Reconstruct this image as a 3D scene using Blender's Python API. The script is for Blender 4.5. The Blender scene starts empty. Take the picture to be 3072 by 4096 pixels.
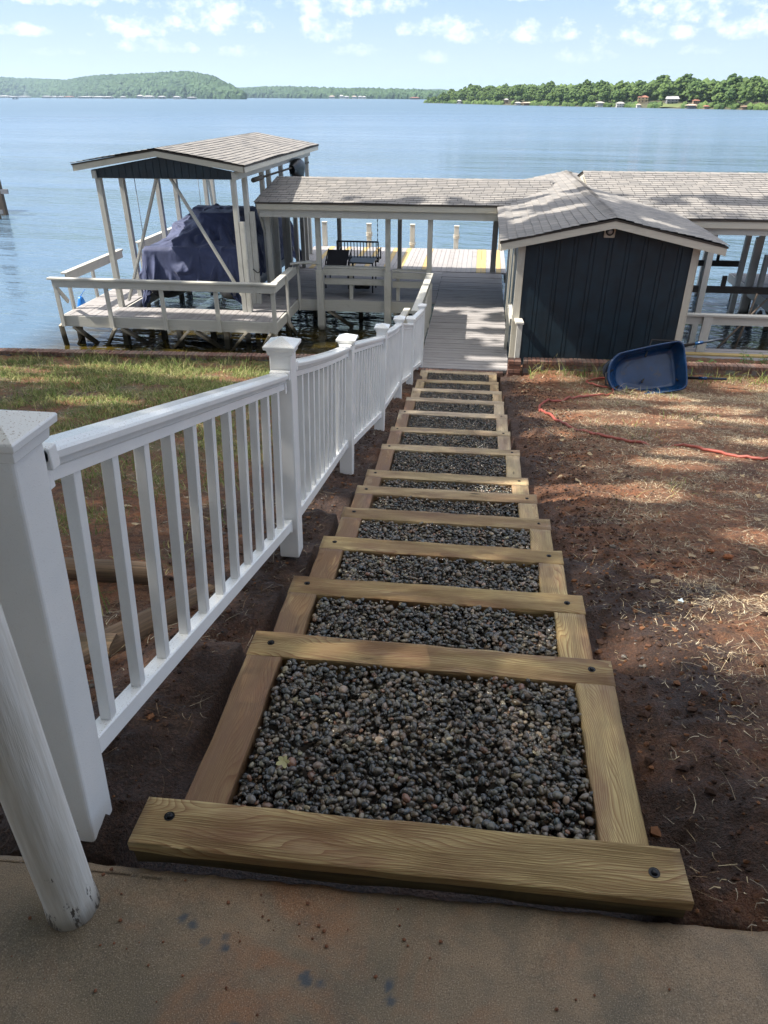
import bpy, math, random
import numpy as np
from mathutils import Vector, Matrix
random.seed(7)
RNG = np.random.default_rng(7)
C = bpy.context.scene.collection
S = bpy.context.scene
R = math.radians

# ------------------------------------------------------------------ camera
cam = bpy.data.cameras.new('camera')
camo = bpy.data.objects.new('camera', cam); C.objects.link(camo); S.camera = camo
cam.sensor_fit = 'VERTICAL'; cam.sensor_height = 36.0; cam.lens = 36.0 * 2862 / 4096
cam.clip_start = 0.02; cam.clip_end = 60000
PITCH = math.atan((2048 - 385) / 2862)
camo.location = (0, 0, 4.95)
camo.rotation_euler = (math.pi / 2 - PITCH, 0, R(7.2))

# ------------------------------------------------------------------ sun, sky
SUN_DIR = Vector((0.87, 0.13, -1.0)).normalized()
sun = bpy.data.lights.new('sun', 'SUN'); suno = bpy.data.objects.new('sun', sun); C.objects.link(suno)
sun.energy = 4.0; sun.angle = R(0.55); sun.color = (1.0, 0.93, 0.82)
suno.rotation_euler = SUN_DIR.to_track_quat('-Z', 'Y').to_euler()
S.view_settings.view_transform = 'Standard'; S.view_settings.look = 'None'
S.view_settings.gamma = 1.0; S.view_settings.use_curve_mapping = False
S.view_settings.exposure = 1.38


class NT:
    """small helper around a node tree"""
    def __init__(s, nt): s.nt = nt
    def n(s, typ, ins=None, **kw):
        nd = s.nt.nodes.new(typ)
        for k, v in kw.items(): setattr(nd, k, v)
        for k, v in (ins or {}).items():
            if isinstance(v, bpy.types.NodeSocket): s.nt.links.new(v, nd.inputs[k])
            else: nd.inputs[k].default_value = v
        return nd
    def math(s, op, a, b=0.0, c=None, clamp=False):
        i = {0: a, 1: b}
        if c is not None: i[2] = c
        return s.n('ShaderNodeMath', i, operation=op, use_clamp=clamp).outputs[0]
    def vmath(s, op, a, b=(0, 0, 0)):
        return s.n('ShaderNodeVectorMath', {0: a, 1: b}, operation=op)
    def mix(s, f, a, b, bt='MIX'):
        nd = s.nt.nodes.new('ShaderNodeMix'); nd.data_type = 'RGBA'; nd.blend_type = bt
        for k, v in ((0, f), (6, a), (7, b)):
            if isinstance(v, bpy.types.NodeSocket): s.nt.links.new(v, nd.inputs[k])
            else: nd.inputs[k].default_value = v if k == 0 else (tuple(v) + (1,))[:4]
        return nd.outputs[2]
    def ramp(s, f, stops):
        nd = s.n('ShaderNodeValToRGB', {0: f}); e = nd.color_ramp.elements
        while len(e) < len(stops): e.new(0.5)
        for i, (p, c) in enumerate(stops):
            e[i].position = p; e[i].color = (c, c, c, 1) if isinstance(c, (int, float)) else tuple(c) + (1,)
        return nd.outputs[0]
    def noise(s, vec, scale, detail=4, rough=0.55, dist=0.0):
        i = {'Scale': scale, 'Detail': detail, 'Roughness': rough, 'Distortion': dist}
        if vec is not None: i['Vector'] = vec
        return s.n('ShaderNodeTexNoise', i).outputs[0]
    def scale(s, vec, sc):
        return s.n('ShaderNodeMapping', {'Vector': vec, 'Scale': sc}).outputs[0]
    def mr(s, v, a, b, c=0.0, d=1.0):
        return s.n('ShaderNodeMapRange', {0: v, 1: a, 2: b, 3: c, 4: d}).outputs[0]


# world: Nishita sky with scattered fair-weather cumulus as part of the sky
W = bpy.data.worlds.new('World'); S.world = W; W.use_nodes = True
wt = NT(W.node_tree); bg = W.node_tree.nodes['Background']
sky = wt.n('ShaderNodeTexSky', sky_type='NISHITA', sun_disc=False, sun_elevation=R(48.7), sun_rotation=R(261.5),
           altitude=200, air_density=1.0, dust_density=2.2, ozone_density=1.5)
tc = wt.n('ShaderNodeTexCoord').outputs['Generated']
sp = wt.n('ShaderNodeSeparateXYZ', {0: tc})
az = wt.math('ARCTAN2', sp.outputs[0], sp.outputs[1])
el = wt.math('ARCSINE', sp.outputs[2])
ae = wt.n('ShaderNodeCombineXYZ', {0: az, 1: wt.math('MULTIPLY', el, 1.35), 2: 0.0}).outputs[0]
n1 = wt.noise(ae, 40, 6, 0.6)
n2 = wt.noise(ae, 9, 4, 0.5)
# heaps of cloud placed round the sky: azimuth, elevation, half width, half height (degrees)
CL = [(-18.5, 6.3, 2.9, 1.5), (-16.4, 3.6, 1.3, .55), (-9.5, 7.4, 4.2, 1.0), (-11.2, 5.2, 1.6, 1.1), (-3.6, 5.6, 2.2, .9), (-1.9, 4.8, 1.6, .6),
      (2.9, 5.0, 2.3, .9), (11.9, 6.9, 3.6, 1.5), (9.6, 4.8, 2.6, 1.0), (15.8, 5.0, 2.2, .9), (5.9, 3.2, 1.6, .6), (-27.5, 7.6, 3.6, .8),
      (-23.5, 5.3, 2.6, .8), (-22.3, 3.9, 2.0, .6), (-30, 4.9, 1.6, .5), (-28.5, 3.4, 1.4, .35), (-3.9, 3.2, 1.1, .5), (-8.9, 3.7, 1.8, .5),
      (-31, 7.7, 2.6, .7), (2.0, 7.9, 1.6, .5), (13.5, 3.6, 1.6, .45)]
acc = None
for (a, e, hw, hh) in CL:
    e, hh, hw = e * .70, hh * .95, hw * 1.2
    dx = wt.math('DIVIDE', wt.math('SUBTRACT', az, R(a)), R(hw))
    dy = wt.math('DIVIDE', wt.math('SUBTRACT', el, R(e)), R(hh))
    dy = wt.math('MULTIPLY', dy, wt.math('MULTIPLY_ADD', wt.math('LESS_THAN', dy, 0.0), 0.7, 1.0))   # flatter bases
    r2 = wt.math('ADD', wt.math('MULTIPLY', dx, dx), wt.math('MULTIPLY', dy, dy))
    m = wt.math('SUBTRACT', 1.0, r2)
    acc = m if acc is None else wt.math('MAXIMUM', acc, m)
acc = wt.math('MAXIMUM', acc, -1.2)
dens = wt.math('ADD', wt.math('MULTIPLY', acc, 0.75), wt.math('MULTIPLY', wt.math('SUBTRACT', n1, 0.50), 4.2))
dens = wt.mr(dens, 0.0, 1.45)
hi = wt.mr(wt.math('ADD', wt.math('MULTIPLY', n2, 0.6), wt.math('MULTIPLY', n1, 0.4)), wt.mr(el, R(8), R(45), 0.52, 0.42), wt.mr(el, R(8), R(45), 0.64, 0.56))
hi = wt.math('MULTIPLY', hi, wt.mr(el, R(6), R(13), 0.0, 0.9))
dens = wt.math('MAXIMUM', dens, hi)
# thin the cloud into the haze near the horizon
dens = wt.math('MULTIPLY', dens, wt.mr(el, R(0.6), R(3.6), 0.15, 0.95), clamp=True)
lum = wt.mr(n1, 0.42, 0.66, 0.0, 1.0)
ccol = wt.mix(lum, (4.4, 5.1, 6.1), (7.3, 7.15, 7.1))
vcol = wt.mix(wt.mr(el, R(0), R(6.5)), (4.1, 4.75, 5.6), (2.0, 3.05, 5.2))
veil = wt.mix(wt.mr(el, R(2), R(14), 0.92, 0.30), sky.outputs[0], vcol)
ccol = wt.mix(wt.mr(el, R(12), R(45), 0, 1), ccol, (13.0, 12.2, 11.2))  # unseen overhead cloud, made extra bright to lift the light on the foreground
col = wt.mix(dens, veil, ccol)
W.node_tree.links.new(col, bg.inputs[0]); bg.inputs[1].default_value = 0.084

# ------------------------------------------------------------------ mesh helpers
WO = {}                                             # world offset of an object's origin


def tag(o, label=None, cat=None, group=None, kind=None):
    if label: o['label'] = label
    if cat: o['category'] = cat
    if group: o['group'] = group
    if kind: o['kind'] = kind
    return o


def thing(name, loc, label, cat, group=None):
    o = bpy.data.objects.new(name, None); C.objects.link(o)
    o.location = loc; o.empty_display_size = 0.2; WO[o] = Vector(loc)
    return tag(o, label, cat, group)


class MB:
    def __init__(s): s.v = []; s.f = []; s.uv = []; s.r = []; s.sm = []
    def face(s, idx, uvs, rnd, smooth=False): s.f.append(idx); s.uv.append(uvs); s.r.append(rnd); s.sm.append(smooth)
    def hexa(s, P, ax=0, rnd=None):
        """eight corners, (x-,x+)*(y-,y+)*(z-,z+) order; ax = long axis for the grain"""
        rnd = random.random() if rnd is None else rnd
        b = len(s.v); P = [Vector(p) for p in P]; s.v += [tuple(p) for p in P]
        L = [(P[1] - P[0]).length, (P[2] - P[0]).length, (P[4] - P[0]).length]
        crd = [((i & 1) * L[0], ((i >> 1) & 1) * L[1], ((i >> 2) & 1) * L[2]) for i in range(8)]
        ou, ov = random.random() * 50, random.random() * 50
        for q, drop in (((0, 2, 3, 1), 2), ((4, 5, 7, 6), 2), ((0, 1, 5, 4), 1), ((2, 6, 7, 3), 1), ((0, 4, 6, 2), 0), ((1, 3, 7, 5), 0)):
            o2 = [k for k in range(3) if k != drop]
            if ax in o2: u, v = ax, [k for k in o2 if k != ax][0]
            else: u, v = o2
            s.face([b + i for i in q], [(crd[i][u] + ou, crd[i][v] + ov) for i in q], rnd)
    def box(s, c, size, rot=None, ax=None, rnd=None):
        h = [d / 2 for d in size]; ax = max(range(3), key=lambda k: size[k]) if ax is None else ax
        P = []
        for i in range(8):
            p = Vector(((1 if i & 1 else -1) * h[0], (1 if i & 2 else -1) * h[1], (1 if i & 4 else -1) * h[2]))
            if rot is not None: p = rot @ p
            P.append(p + Vector(c))
        s.hexa(P, ax, rnd)
    def bx(s, x0, x1, y0, y1, z0, z1, ax=None, rnd=None):
        s.box(((x0 + x1) / 2, (y0 + y1) / 2, (z0 + z1) / 2), (abs(x1 - x0), abs(y1 - y0), abs(z1 - z0)), None, ax, rnd)
    def beam(s, p0, p1, w, h, up=(0, 0, 1), rnd=None):
        p0, p1 = Vector(p0), Vector(p1); d = p1 - p0; L = d.length; d.normalize(); up = Vector(up)
        sd = d.cross(up)
        if sd.length < 1e-4: sd = d.cross(Vector((0, 1, 0)))
        sd.normalize(); u2 = sd.cross(d).normalized()
        m = Matrix((d, sd, u2)).transposed()
        s.box((p0 + p1) / 2, (L, w, h), m, 0, rnd)
    def tube(s, pts, r, n=10, cap=True, rnd=None):
        rnd = random.random() if rnd is None else rnd
        pts = [Vector(p) for p in pts]; rs = r if isinstance(r, (list, tuple)) else [r] * len(pts)
        rings = []; ref = None; L = 0
        for i, p in enumerate(pts):
            t = (pts[min(i + 1, len(pts) - 1)] - pts[max(i - 1, 0)]).normalized()
            if ref is None:
                ref = Vector((0, 0, 1)) if abs(t.z) < .9 else Vector((1, 0, 0))
            a = t.cross(ref).normalized(); b2 = a.cross(t).normalized(); ref = b2
            if i: L += (pts[i] - pts[i - 1]).length
            base = len(s.v)
            for k in range(n):
                th = 2 * math.pi * k / n
                s.v.append(tuple(p + a * math.cos(th) * rs[i] + b2 * math.sin(th) * rs[i]))
            rings.append((base, L))
        for i in range(len(rings) - 1):
            (b0, l0), (b1, l1) = rings[i], rings[i + 1]
            for k in range(n):
                k2 = (k + 1) % n; c0 = 2 * math.pi * rs[i] * k / n; c1 = 2 * math.pi * rs[i] * (k + 1) / n
                s.face([b0 + k, b0 + k2, b1 + k2, b1 + k], [(l0, c0), (l0, c1), (l1, c1), (l1, c0)], rnd, True)
        if cap:
            for (b0, l0), rev in ((rings[0], True), (rings[-1], False)):
                idx = [b0 + k for k in range(n)]
                if rev: idx.reverse()
                s.face(idx, [(0, 0)] * n, rnd)
    def poly(s, pts, uvs=None, rnd=None, smooth=False):
        b = len(s.v); s.v += [tuple(p) for p in pts]
        rnd = random.random() if rnd is None else rnd
        s.face(list(range(b, b + len(pts))), uvs or [(p[0], p[1] + p[2]) for p in pts], rnd, smooth)
    def prism(s, pts, d, rnd=None):
        """polygon pts extruded by vector d"""
        rnd = random.random() if rnd is None else rnd
        d = Vector(d); A = [Vector(p) for p in pts]; B = [p + d for p in A]; n = len(A)
        s.poly(A[::-1], None, rnd); s.poly(B, None, rnd)
        for i in range(n):
            j = (i + 1) % n; l = (A[j] - A[i]).length
            s.poly([A[i], A[j], B[j], B[i]], [(0, 0), (l, 0), (l, d.length), (0, d.length)], rnd)
    def grid(s, P, nu, nv, smooth=True, uvs=1.0, rnd=0.5, closed_u=False):
        b = len(s.v); s.v += [tuple(p) for p in P]
        for j in range(nv - 1):
            for i in range(nu if closed_u else nu - 1):
                i2 = (i + 1) % nu
                q = [b + j * nu + i, b + j * nu + i2, b + (j + 1) * nu + i2, b + (j + 1) * nu + i]
                s.face(q, [(i * uvs, j * uvs), ((i + 1) * uvs, j * uvs), ((i + 1) * uvs, (j + 1) * uvs), (i * uvs, (j + 1) * uvs)], rnd, smooth)
    def build(s, name, mat, parent=None, bevel=0, seg=2, origin=None):
        me = bpy.data.meshes.new(name)
        off = WO[parent] if parent is not None else (Vector(origin) if origin else Vector(
            (sum(p[0] for p in s.v) / len(s.v), sum(p[1] for p in s.v) / len(s.v), min(p[2] for p in s.v))))
        me.from_pydata([(p[0] - off.x, p[1] - off.y, p[2] - off.z) for p in s.v], [], s.f)
        uvl = me.uv_layers.new(name='UVMap')
        uvl.data.foreach_set('uv', [c for fu in s.uv for t in fu for c in t])
        at = me.attributes.new('rnd', 'FLOAT', 'FACE'); at.data.foreach_set('value', s.r)
        me.polygons.foreach_set('use_smooth', s.sm)
        me.materials.append(mat); me.update()
        o = bpy.data.objects.new(name, me); C.objects.link(o)
        if parent is not None: o.parent = parent
        else: o.location = off
        WO[o] = off
        if bevel:
            m = o.modifiers.new('bevel', 'BEVEL'); m.width = bevel; m.segments = seg; m.limit_method = 'ANGLE'; m.angle_limit = R(40)
        return o


def np_mesh(name, V, F, mat, smooth=False, attrs=None, origin=(0, 0, 0), parent=None):
    """fast mesh from numpy arrays; F is (n,3) or (n,4)"""
    me = bpy.data.meshes.new(name); V = np.asarray(V, np.float32) - np.asarray(origin, np.float32); F = np.asarray(F, np.int32)
    me.vertices.add(len(V)); me.vertices.foreach_set('co', V.ravel())
    k = F.shape[1]; me.loops.add(F.size); me.loops.foreach_set('vertex_index', F.ravel())
    me.polygons.add(len(F)); me.polygons.foreach_set('loop_start', np.arange(len(F), dtype=np.int32) * k)
    me.polygons.foreach_set('use_smooth', np.full(len(F), smooth))
    for n, (typ, dom, arr) in (attrs or {}).items():
        a = me.attributes.new(n, typ, dom)
        a.data.foreach_set('color' if 'COLOR' in typ else ('vector' if 'VECTOR' in typ else 'value'), np.asarray(arr, np.float32).ravel())
    me.materials.append(mat); me.update(calc_edges=True)
    o = bpy.data.objects.new(name, me); C.objects.link(o)
    if parent is None: o.location = origin
    else: o.parent = parent
    WO[o] = Vector(origin)
    return o


def vnoise(x, y, seed=0):
    x = np.asarray(x, float); y = np.asarray(y, float)
    xi = np.floor(x).astype(np.int64); yi = np.floor(y).astype(np.int64); fx = x - xi; fy = y - yi
    fx = fx * fx * (3 - 2 * fx); fy = fy * fy * (3 - 2 * fy)
    def h(a, b):
        n = (a * 374761393 + b * 668265263 + seed * 69069) & 0x7fffffff
        n = ((n ^ (n >> 13)) * 1274126177) & 0x7fffffff
        return ((n ^ (n >> 16)) & 0xffff) / 65535.0
    return (h(xi, yi) * (1 - fx) + h(xi + 1, yi) * fx) * (1 - fy) + (h(xi, yi + 1) * (1 - fx) + h(xi + 1, yi + 1) * fx) * fy


def fbm(x, y, sc, oct=4, seed=0, gain=.5):
    t = 0; a = 1; s = 0
    for i in range(oct):
        t = t + a * vnoise(x * sc, y * sc, seed + i * 17); s += a; a *= gain; sc *= 2.03
    return t / s


# ------------------------------------------------------------------ materials
def mat(name):
    m = bpy.data.materials.new(name); m.use_nodes = True
    t = NT(m.node_tree); b = m.node_tree.nodes['Principled BSDF']
    return m, t, b


def setb(t, b, **kw):
    for k, v in kw.items():
        k = k.replace('_', ' ')
        if isinstance(v, bpy.types.NodeSocket): t.nt.links.new(v, b.inputs[k])
        else: b.inputs[k].default_value = (tuple(v) + (1,))[:4] if isinstance(v, (tuple, list)) else v


def bump(t, b, h, strength=0.3, dist=0.01):
    nd = t.n('ShaderNodeBump', {'Height': h, 'Strength': strength, 'Distance': dist})
    t.nt.links.new(nd.outputs[0], b.inputs['Normal'])


def UV(t): return t.n('ShaderNodeUVMap', uv_map='UVMap').outputs[0]
def OBJ(t): return t.n('ShaderNodeNewGeometry').outputs['Position']
def ATTR(t, n): return t.n('ShaderNodeAttribute', attribute_name=n)


def m_treated(name='treated_pine', damp=.12):
    m, t, b = mat(name); uv = UV(t); r = ATTR(t, 'rnd').outputs['Fac']
    warp = t.noise(t.scale(uv, (1.1, 4.5, 1)), 1.0, 2, .5)
    crd = t.vmath('ADD', t.scale(uv, (.5, 135, 1)), t.n('ShaderNodeCombineXYZ', {0: 0.0, 1: t.math('MULTIPLY', warp, 42.0), 2: 0.0}).outputs[0]).outputs[0]
    ring = t.n('ShaderNodeTexWave', {'Vector': crd, 'Scale': 0.33, 'Distortion': 1.6, 'Detail': 3.0, 'Detail Scale': 1.5}, wave_type='BANDS', bands_direction='Y', wave_profile='SAW').outputs['Fac']
    fine = t.noise(t.scale(uv, (5, 260, 1)), 1.0, 3, .6)
    st = t.noise(t.scale(uv, (2.2, 6, 1)), 1.0, 4, .6)
    tone = t.mr(t.noise(t.scale(uv, (.8, 3, 1)), 1.0, 3, .5), .35, .65)
    lite = t.mix(tone, (.64, .53, .26), (.56, .42, .20)); dk = t.mix(tone, (.31, .19, .075), (.26, .13, .055))
    base = t.mix(t.math('POWER', ring, 2.2), lite, dk)
    base = t.mix(t.math('MULTIPLY', t.mr(fine, .42, .62), .48), base, (.24, .135, .05))
    base = t.mix(t.mr(st, .45, .64, 0, .68), base, (.21, .095, .045))
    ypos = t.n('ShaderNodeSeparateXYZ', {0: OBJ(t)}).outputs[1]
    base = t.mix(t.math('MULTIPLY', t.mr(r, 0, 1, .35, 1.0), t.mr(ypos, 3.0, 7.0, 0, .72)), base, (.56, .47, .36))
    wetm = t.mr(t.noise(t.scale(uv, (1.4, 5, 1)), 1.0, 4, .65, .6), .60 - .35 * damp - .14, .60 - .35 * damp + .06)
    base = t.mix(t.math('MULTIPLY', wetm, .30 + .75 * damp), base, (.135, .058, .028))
    kn = t.n('ShaderNodeTexVoronoi', {'Vector': t.scale(uv, (2.1, 7.5, 1)), 'Scale': 1.0, 'Randomness': 1.0}).outputs['Distance']
    base = t.mix(t.mr(kn, .06, .11, .85, 0), base, (.05, .028, .014))
    setb(t, b, Base_Color=base, Roughness=t.mr(st, .4, .7, .62, .36))
    b.inputs['Specular IOR Level'].default_value = .35
    bump(t, b, t.math('ADD', t.math('MULTIPLY', ring, .7), t.math('MULTIPLY', fine, .8)), .9, .005)
    return m


def m_wood(name, light, dark, stain=(.05, .045, .04), rough=.75, grain=1.0, moss=None, wetz=None):
    """painted or weathered wood: light and dark tone with grain along u"""
    m, t, b = mat(name); uv = UV(t); r = ATTR(t, 'rnd').outputs['Fac']
    g = t.noise(t.scale(uv, (2.0, 70, 1)), 1.0, 4, .65); p = OBJ(t)
    big = t.noise(p, 3.1, 5, .65)
    c = t.mix(t.mr(g, .3, .7), dark, light)
    c = t.mix(t.mr(r, 0, 1, .0, .45), c, dark)
    c = t.mix(t.mr(big, .55, .8, 0, .55), c, stain)
    if moss: c = t.mix(t.mr(t.noise(p, 1.3, 4, .6), .55, .75, 0, .5), c, moss)
    if wetz is not None:
        z = t.n('ShaderNodeSeparateXYZ', {0: p}).outputs[2]
        zz = t.math('ADD', z, t.math('MULTIPLY', t.noise(p, 9, 3), .16))
        c = t.mix(t.mr(zz, wetz - .02, wetz + .12, 1, 0), c, (.035, .03, .016))
    setb(t, b, Base_Color=c, Roughness=rough)
    bump(t, b, g, .35 * grain, .003)
    return m


def m_plain(name, col, rough=.5, metal=0.0, var=.12, sc=8, bmp=0, dirt=None):
    m, t, b = mat(name); p = OBJ(t); n = t.noise(p, sc, 5, .6)
    c = t.mix(t.mr(n, .35, .7), tuple(k * (1 - var) for k in col), tuple(min(1, k * (1 + var)) for k in col))
    if dirt: c = t.mix(t.mr(t.noise(p, sc * 2.3, 6, .7), .56, .72, 0, .8), c, dirt)
    setb(t, b, Base_Color=c, Roughness=rough, Metallic=metal)
    if bmp: bump(t, b, n, bmp, .01)
    return m


def m_shingle(name, a, bcol):
    m, t, b = mat(name); uv = UV(t); r = ATTR(t, 'rnd').outputs['Fac']
    su = t.n('ShaderNodeSeparateXYZ', {0: uv})
    # tab index along the course from u; every course carries its own random offset
    u = t.math('DIVIDE', su.outputs[0], .24)
    cell = t.math('FLOOR', u); fr = t.math('FRACT', u)
    wn = t.n('ShaderNodeTexWhiteNoise', {'Vector': t.n('ShaderNodeCombineXYZ', {0: cell, 1: t.math('MULTIPLY', r, 91.7), 2: 0.0}).outputs[0]}, noise_dimensions='3D').outputs[0]
    c = t.mix(wn, a, bcol)
    c = t.mix(t.mr(t.noise(OBJ(t), 160, 2, .8), .4, .62, 0, .35), c, tuple(k * .45 for k in a))
    c = t.mix(t.mr(t.noise(OBJ(t), 1.6, 4, .6), .5, .75, 0, .3), c, (.10, .10, .11))
    slot = t.math('MAXIMUM', t.math('LESS_THAN', fr, .035), t.math('GREATER_THAN', fr, .975))
    c = t.mix(t.math('MULTIPLY', slot, .8), c, (.03, .03, .033))
    setb(t, b, Base_Color=c, Roughness=.92)
    bump(t, b, t.math('ADD', t.noise(OBJ(t), 190, 2, .7), t.math('MULTIPLY', wn, .8)), .5, .004)
    return m


M = {}
M['treated'] = m_treated()
M['treated_damp'] = m_treated('damp_treated_pine', .30)
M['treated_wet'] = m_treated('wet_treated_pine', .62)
M['tarred'] = m_wood('tar_stained_pine', (.13, .09, .035), (.04, .028, .013), (.008, .007, .006), .6, 1.2)
M['pile'] = m_wood('stained_pile', (.50, .46, .38), (.34, .30, .23), (.17, .13, .08), .7, 1.0, wetz=.30)
M['deck'] = m_wood('weathered_deck_paint', (.41, .39, .39), (.24, .23, .23), (.13, .115, .10), .7)
M['deck_yellow'] = m_wood('yellow_stained_board', (.55, .41, .17), (.40, .29, .12), (.3, .2, .1), .7)
M['white_wood'] = m_wood('weathered_white_paint', (.62, .61, .56), (.44, .43, .385), (.24, .23, .19), .6, .7, wetz=.12)
M['trim'] = m_wood('cream_trim_paint', (.62, .585, .49), (.50, .47, .39), (.36, .33, .25), .5, .4)
M['old_wood'] = m_wood('old_rotten_timber', (.27, .17, .10), (.05, .034, .022), (.07, .07, .03), .9, 2.2, moss=(.07, .075, .025))
M['dark_beam'] = m_wood('dark_lift_beam', (.09, .075, .06), (.03, .025, .02), (.02, .02, .02), .8)
M['navy_siding'] = m_plain('navy_siding_paint', (.008, .022, .034), .5, 0, .3, 5)
M['shingle'] = m_shingle('asphalt_shingles', (.285, .268, .25), (.195, .188, .182))
M['shingle_dark'] = m_plain('drip_edge', (.05, .05, .055), .8)
M['vinyl'] = m_plain('white_vinyl', (.80, .82, .84), .22, 0, .02, 20, 0)
M['bolt'] = m_plain('black_bolt', (.012, .013, .016), .3, .6)
M['black_metal'] = m_plain('black_painted_metal', (.012, .012, .014), .4, .3)
M['mesh_fabric'] = m_plain('dark_sling_fabric', (.05, .045, .05), .8)
M['galv'] = m_plain('galvanised_steel', (.35, .35, .35), .4, .8)
M['rope'] = m_plain('pale_rope', (.55, .5, .42), .9)
M['tan_soffit'] = m_plain('tan_plastic', (.5, .45, .36), .5)
M['blue_tray'] = m_plain('blue_poly_tray', (.006, .038, .115), .26, 0, .25, 3, .05, dirt=(.06, .055, .045))
M['rubber'] = m_plain('black_grip', (.02, .03, .05), .6)
M['hose'] = m_plain('red_hose', (.30, .07, .05), .5, 0, .12, 6)
M['buoy'] = m_plain('blue_fender', (.01, .16, .55), .35)
M['leafy'] = m_plain('fresh_green_leaves', (.10, .20, .035), .5, 0, .35, 14)


def m_fence():
    m, t, b = mat('white_vinyl_wet'); p = OBJ(t)
    n = t.noise(p, 260, 2, .5); spk = t.mr(n, .635, .665)
    z = t.n('ShaderNodeSeparateXYZ', {0: t.n('ShaderNodeNewGeometry').outputs['Normal']}).outputs[2]
    spk2 = t.math('MULTIPLY', spk, t.mr(z, .3, .8, .12, .9))
    c = t.mix(t.mr(t.noise(p, 5, 4), .4, .7), (.82, .83, .825), (.88, .885, .875))
    c = t.mix(t.math('MULTIPLY', spk2, .8), c, (.35, .26, .20))
    setb(t, b, Base_Color=c, Roughness=.2)
    dr = t.n('ShaderNodeTexVoronoi', {'Vector': p, 'Scale': 130.0}).outputs['Distance']
    bump(t, b, t.mr(dr, .0, .3, 1, 0), .25, .0015)
    return m


M['fence'] = m_fence()


def m_column():
    m, t, b = mat('peeling_white_paint'); p = OBJ(t)
    z = t.n('ShaderNodeSeparateXYZ', {0: p}).outputs[2]
    g = t.noise(t.scale(p, (90, 90, 5)), 1.0, 4, .6)
    c = t.mix(t.mr(g, .4, .7), (.62, .60, .55), (.78, .77, .74))
    k = t.noise(t.scale(p, (30, 30, 9)), 1.0, 6, .75)
    low = t.mr(z, 3.28, 3.52, .20, 0)
    chip = t.mr(t.math('ADD', k, low), .70, .73)
    c = t.mix(chip, c, (.10, .085, .075))
    c = t.mix(t.mr(z, 3.28, 3.32, .35, 0), c, (.40, .33, .25))
    setb(t, b, Base_Color=c, Roughness=.5)
    bump(t, b, t.math('SUBTRACT', g, chip), .5, .004)
    return m


def m_ground():
    m, t, b = mat('soil_and_straw'); p = OBJ(t); a = ATTR(t, 'soil')
    s = t.n('ShaderNodeSeparateColor', {0: a.outputs['Color']})
    wet, straw, grass = s.outputs[0], s.outputs[1], s.outputs[2]
    n1 = t.noise(p, 2.2, 6, .6); n2 = t.noise(p, 26, 5, .7); n3 = t.noise(p, 95, 3, .7)
    c = t.mix(t.mr(n1, .38, .62), (.37, .145, .066), (.21, .10, .055))
    c = t.mix(t.mr(n2, .44, .60, 0, .75), c, (.085, .05, .034))
    n4 = t.noise(p, 210, 3, .7)
    c = t.mix(t.mr(n4, .50, .64, 0, .55), c, (.05, .03, .02))
    c = t.mix(t.mr(n3, .52, .70, 0, .6), c, (.44, .26, .14))
    st = t.noise(t.scale(p, (50, 150, 60)), 1.0, 3, .6, .8)
    st2 = t.noise(t.scale(p, (150, 45, 60)), 1.0, 3, .6, .8)
    sm = t.math('MULTIPLY', t.mr(t.math('MAXIMUM', st, st2), .56, .66), straw)
    c = t.mix(t.math('MULTIPLY', sm, .85), c, (.42, .35, .22))
    c = t.mix(t.math('MULTIPLY', t.mr(n2, .35, .6), grass), c, (.11, .14, .045))
    wd = t.mix(t.mr(n3, .45, .68), (.034, .019, .014), (.10, .052, .036))
    c = t.mix(wet, c, wd)
    setb(t, b, Base_Color=c, Roughness=t.mr(wet, 0, 1, .95, .62))
    bump(t, b, t.math('ADD', t.math('ADD', n3, t.math('MULTIPLY', n4, .5)), t.math('MULTIPLY', n2, 1.4)), 1.0, .03)
    return m


def m_concrete():
    m, t, b = mat('stained_concrete'); p = OBJ(t); a = ATTR(t, 'paint').outputs['Fac']
    n1 = t.noise(p, 1.7, 6, .62); n2 = t.noise(p, 22, 5, .65); n3 = t.noise(p, 330, 2, .75)
    c = t.mix(t.mr(n1, .40, .60), (.30, .215, .135), (.155, .125, .08))
    c = t.mix(t.mr(t.noise(p, 2.6, 5, .6, .8), .52, .66, 0, .8), c, (.29, .135, .06))
    c = t.mix(t.mr(t.noise(p, 6.5, 5, .65), .52, .68, 0, .65), c, (.12, .105, .075))
    c = t.mix(t.mr(n2, .45, .70, 0, .5), c, (.14, .12, .09))
    c = t.mix(t.mr(n3, .54, .68, 0, .45), c, (.58, .48, .36))
    c = t.mix(t.mr(n3, .45, .33, 0, .75), c, (.06, .045, .035))
    c = t.mix(t.math('MULTIPLY', a, t.mr(n2, .3, .55, .35, 1)), c, (.065, .08, .095))
    setb(t, b, Base_Color=c, Roughness=.62)
    bump(t, b, t.math('ADD', n3, n2), .5, .004)
    return m


def m_attrcol(name, attr, rough=.7, spec=.5, noise=0):
    m, t, b = mat(name); a = ATTR(t, attr).outputs['Color']
    c = a
    if noise: c = t.mix(t.mr(t.noise(OBJ(t), noise, 3, .6), .4, .7, 0, .35), a, (.15, .14, .12))
    setb(t, b, Base_Color=c, Roughness=rough)
    b.inputs['Specular IOR Level'].default_value = spec
    return m


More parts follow.
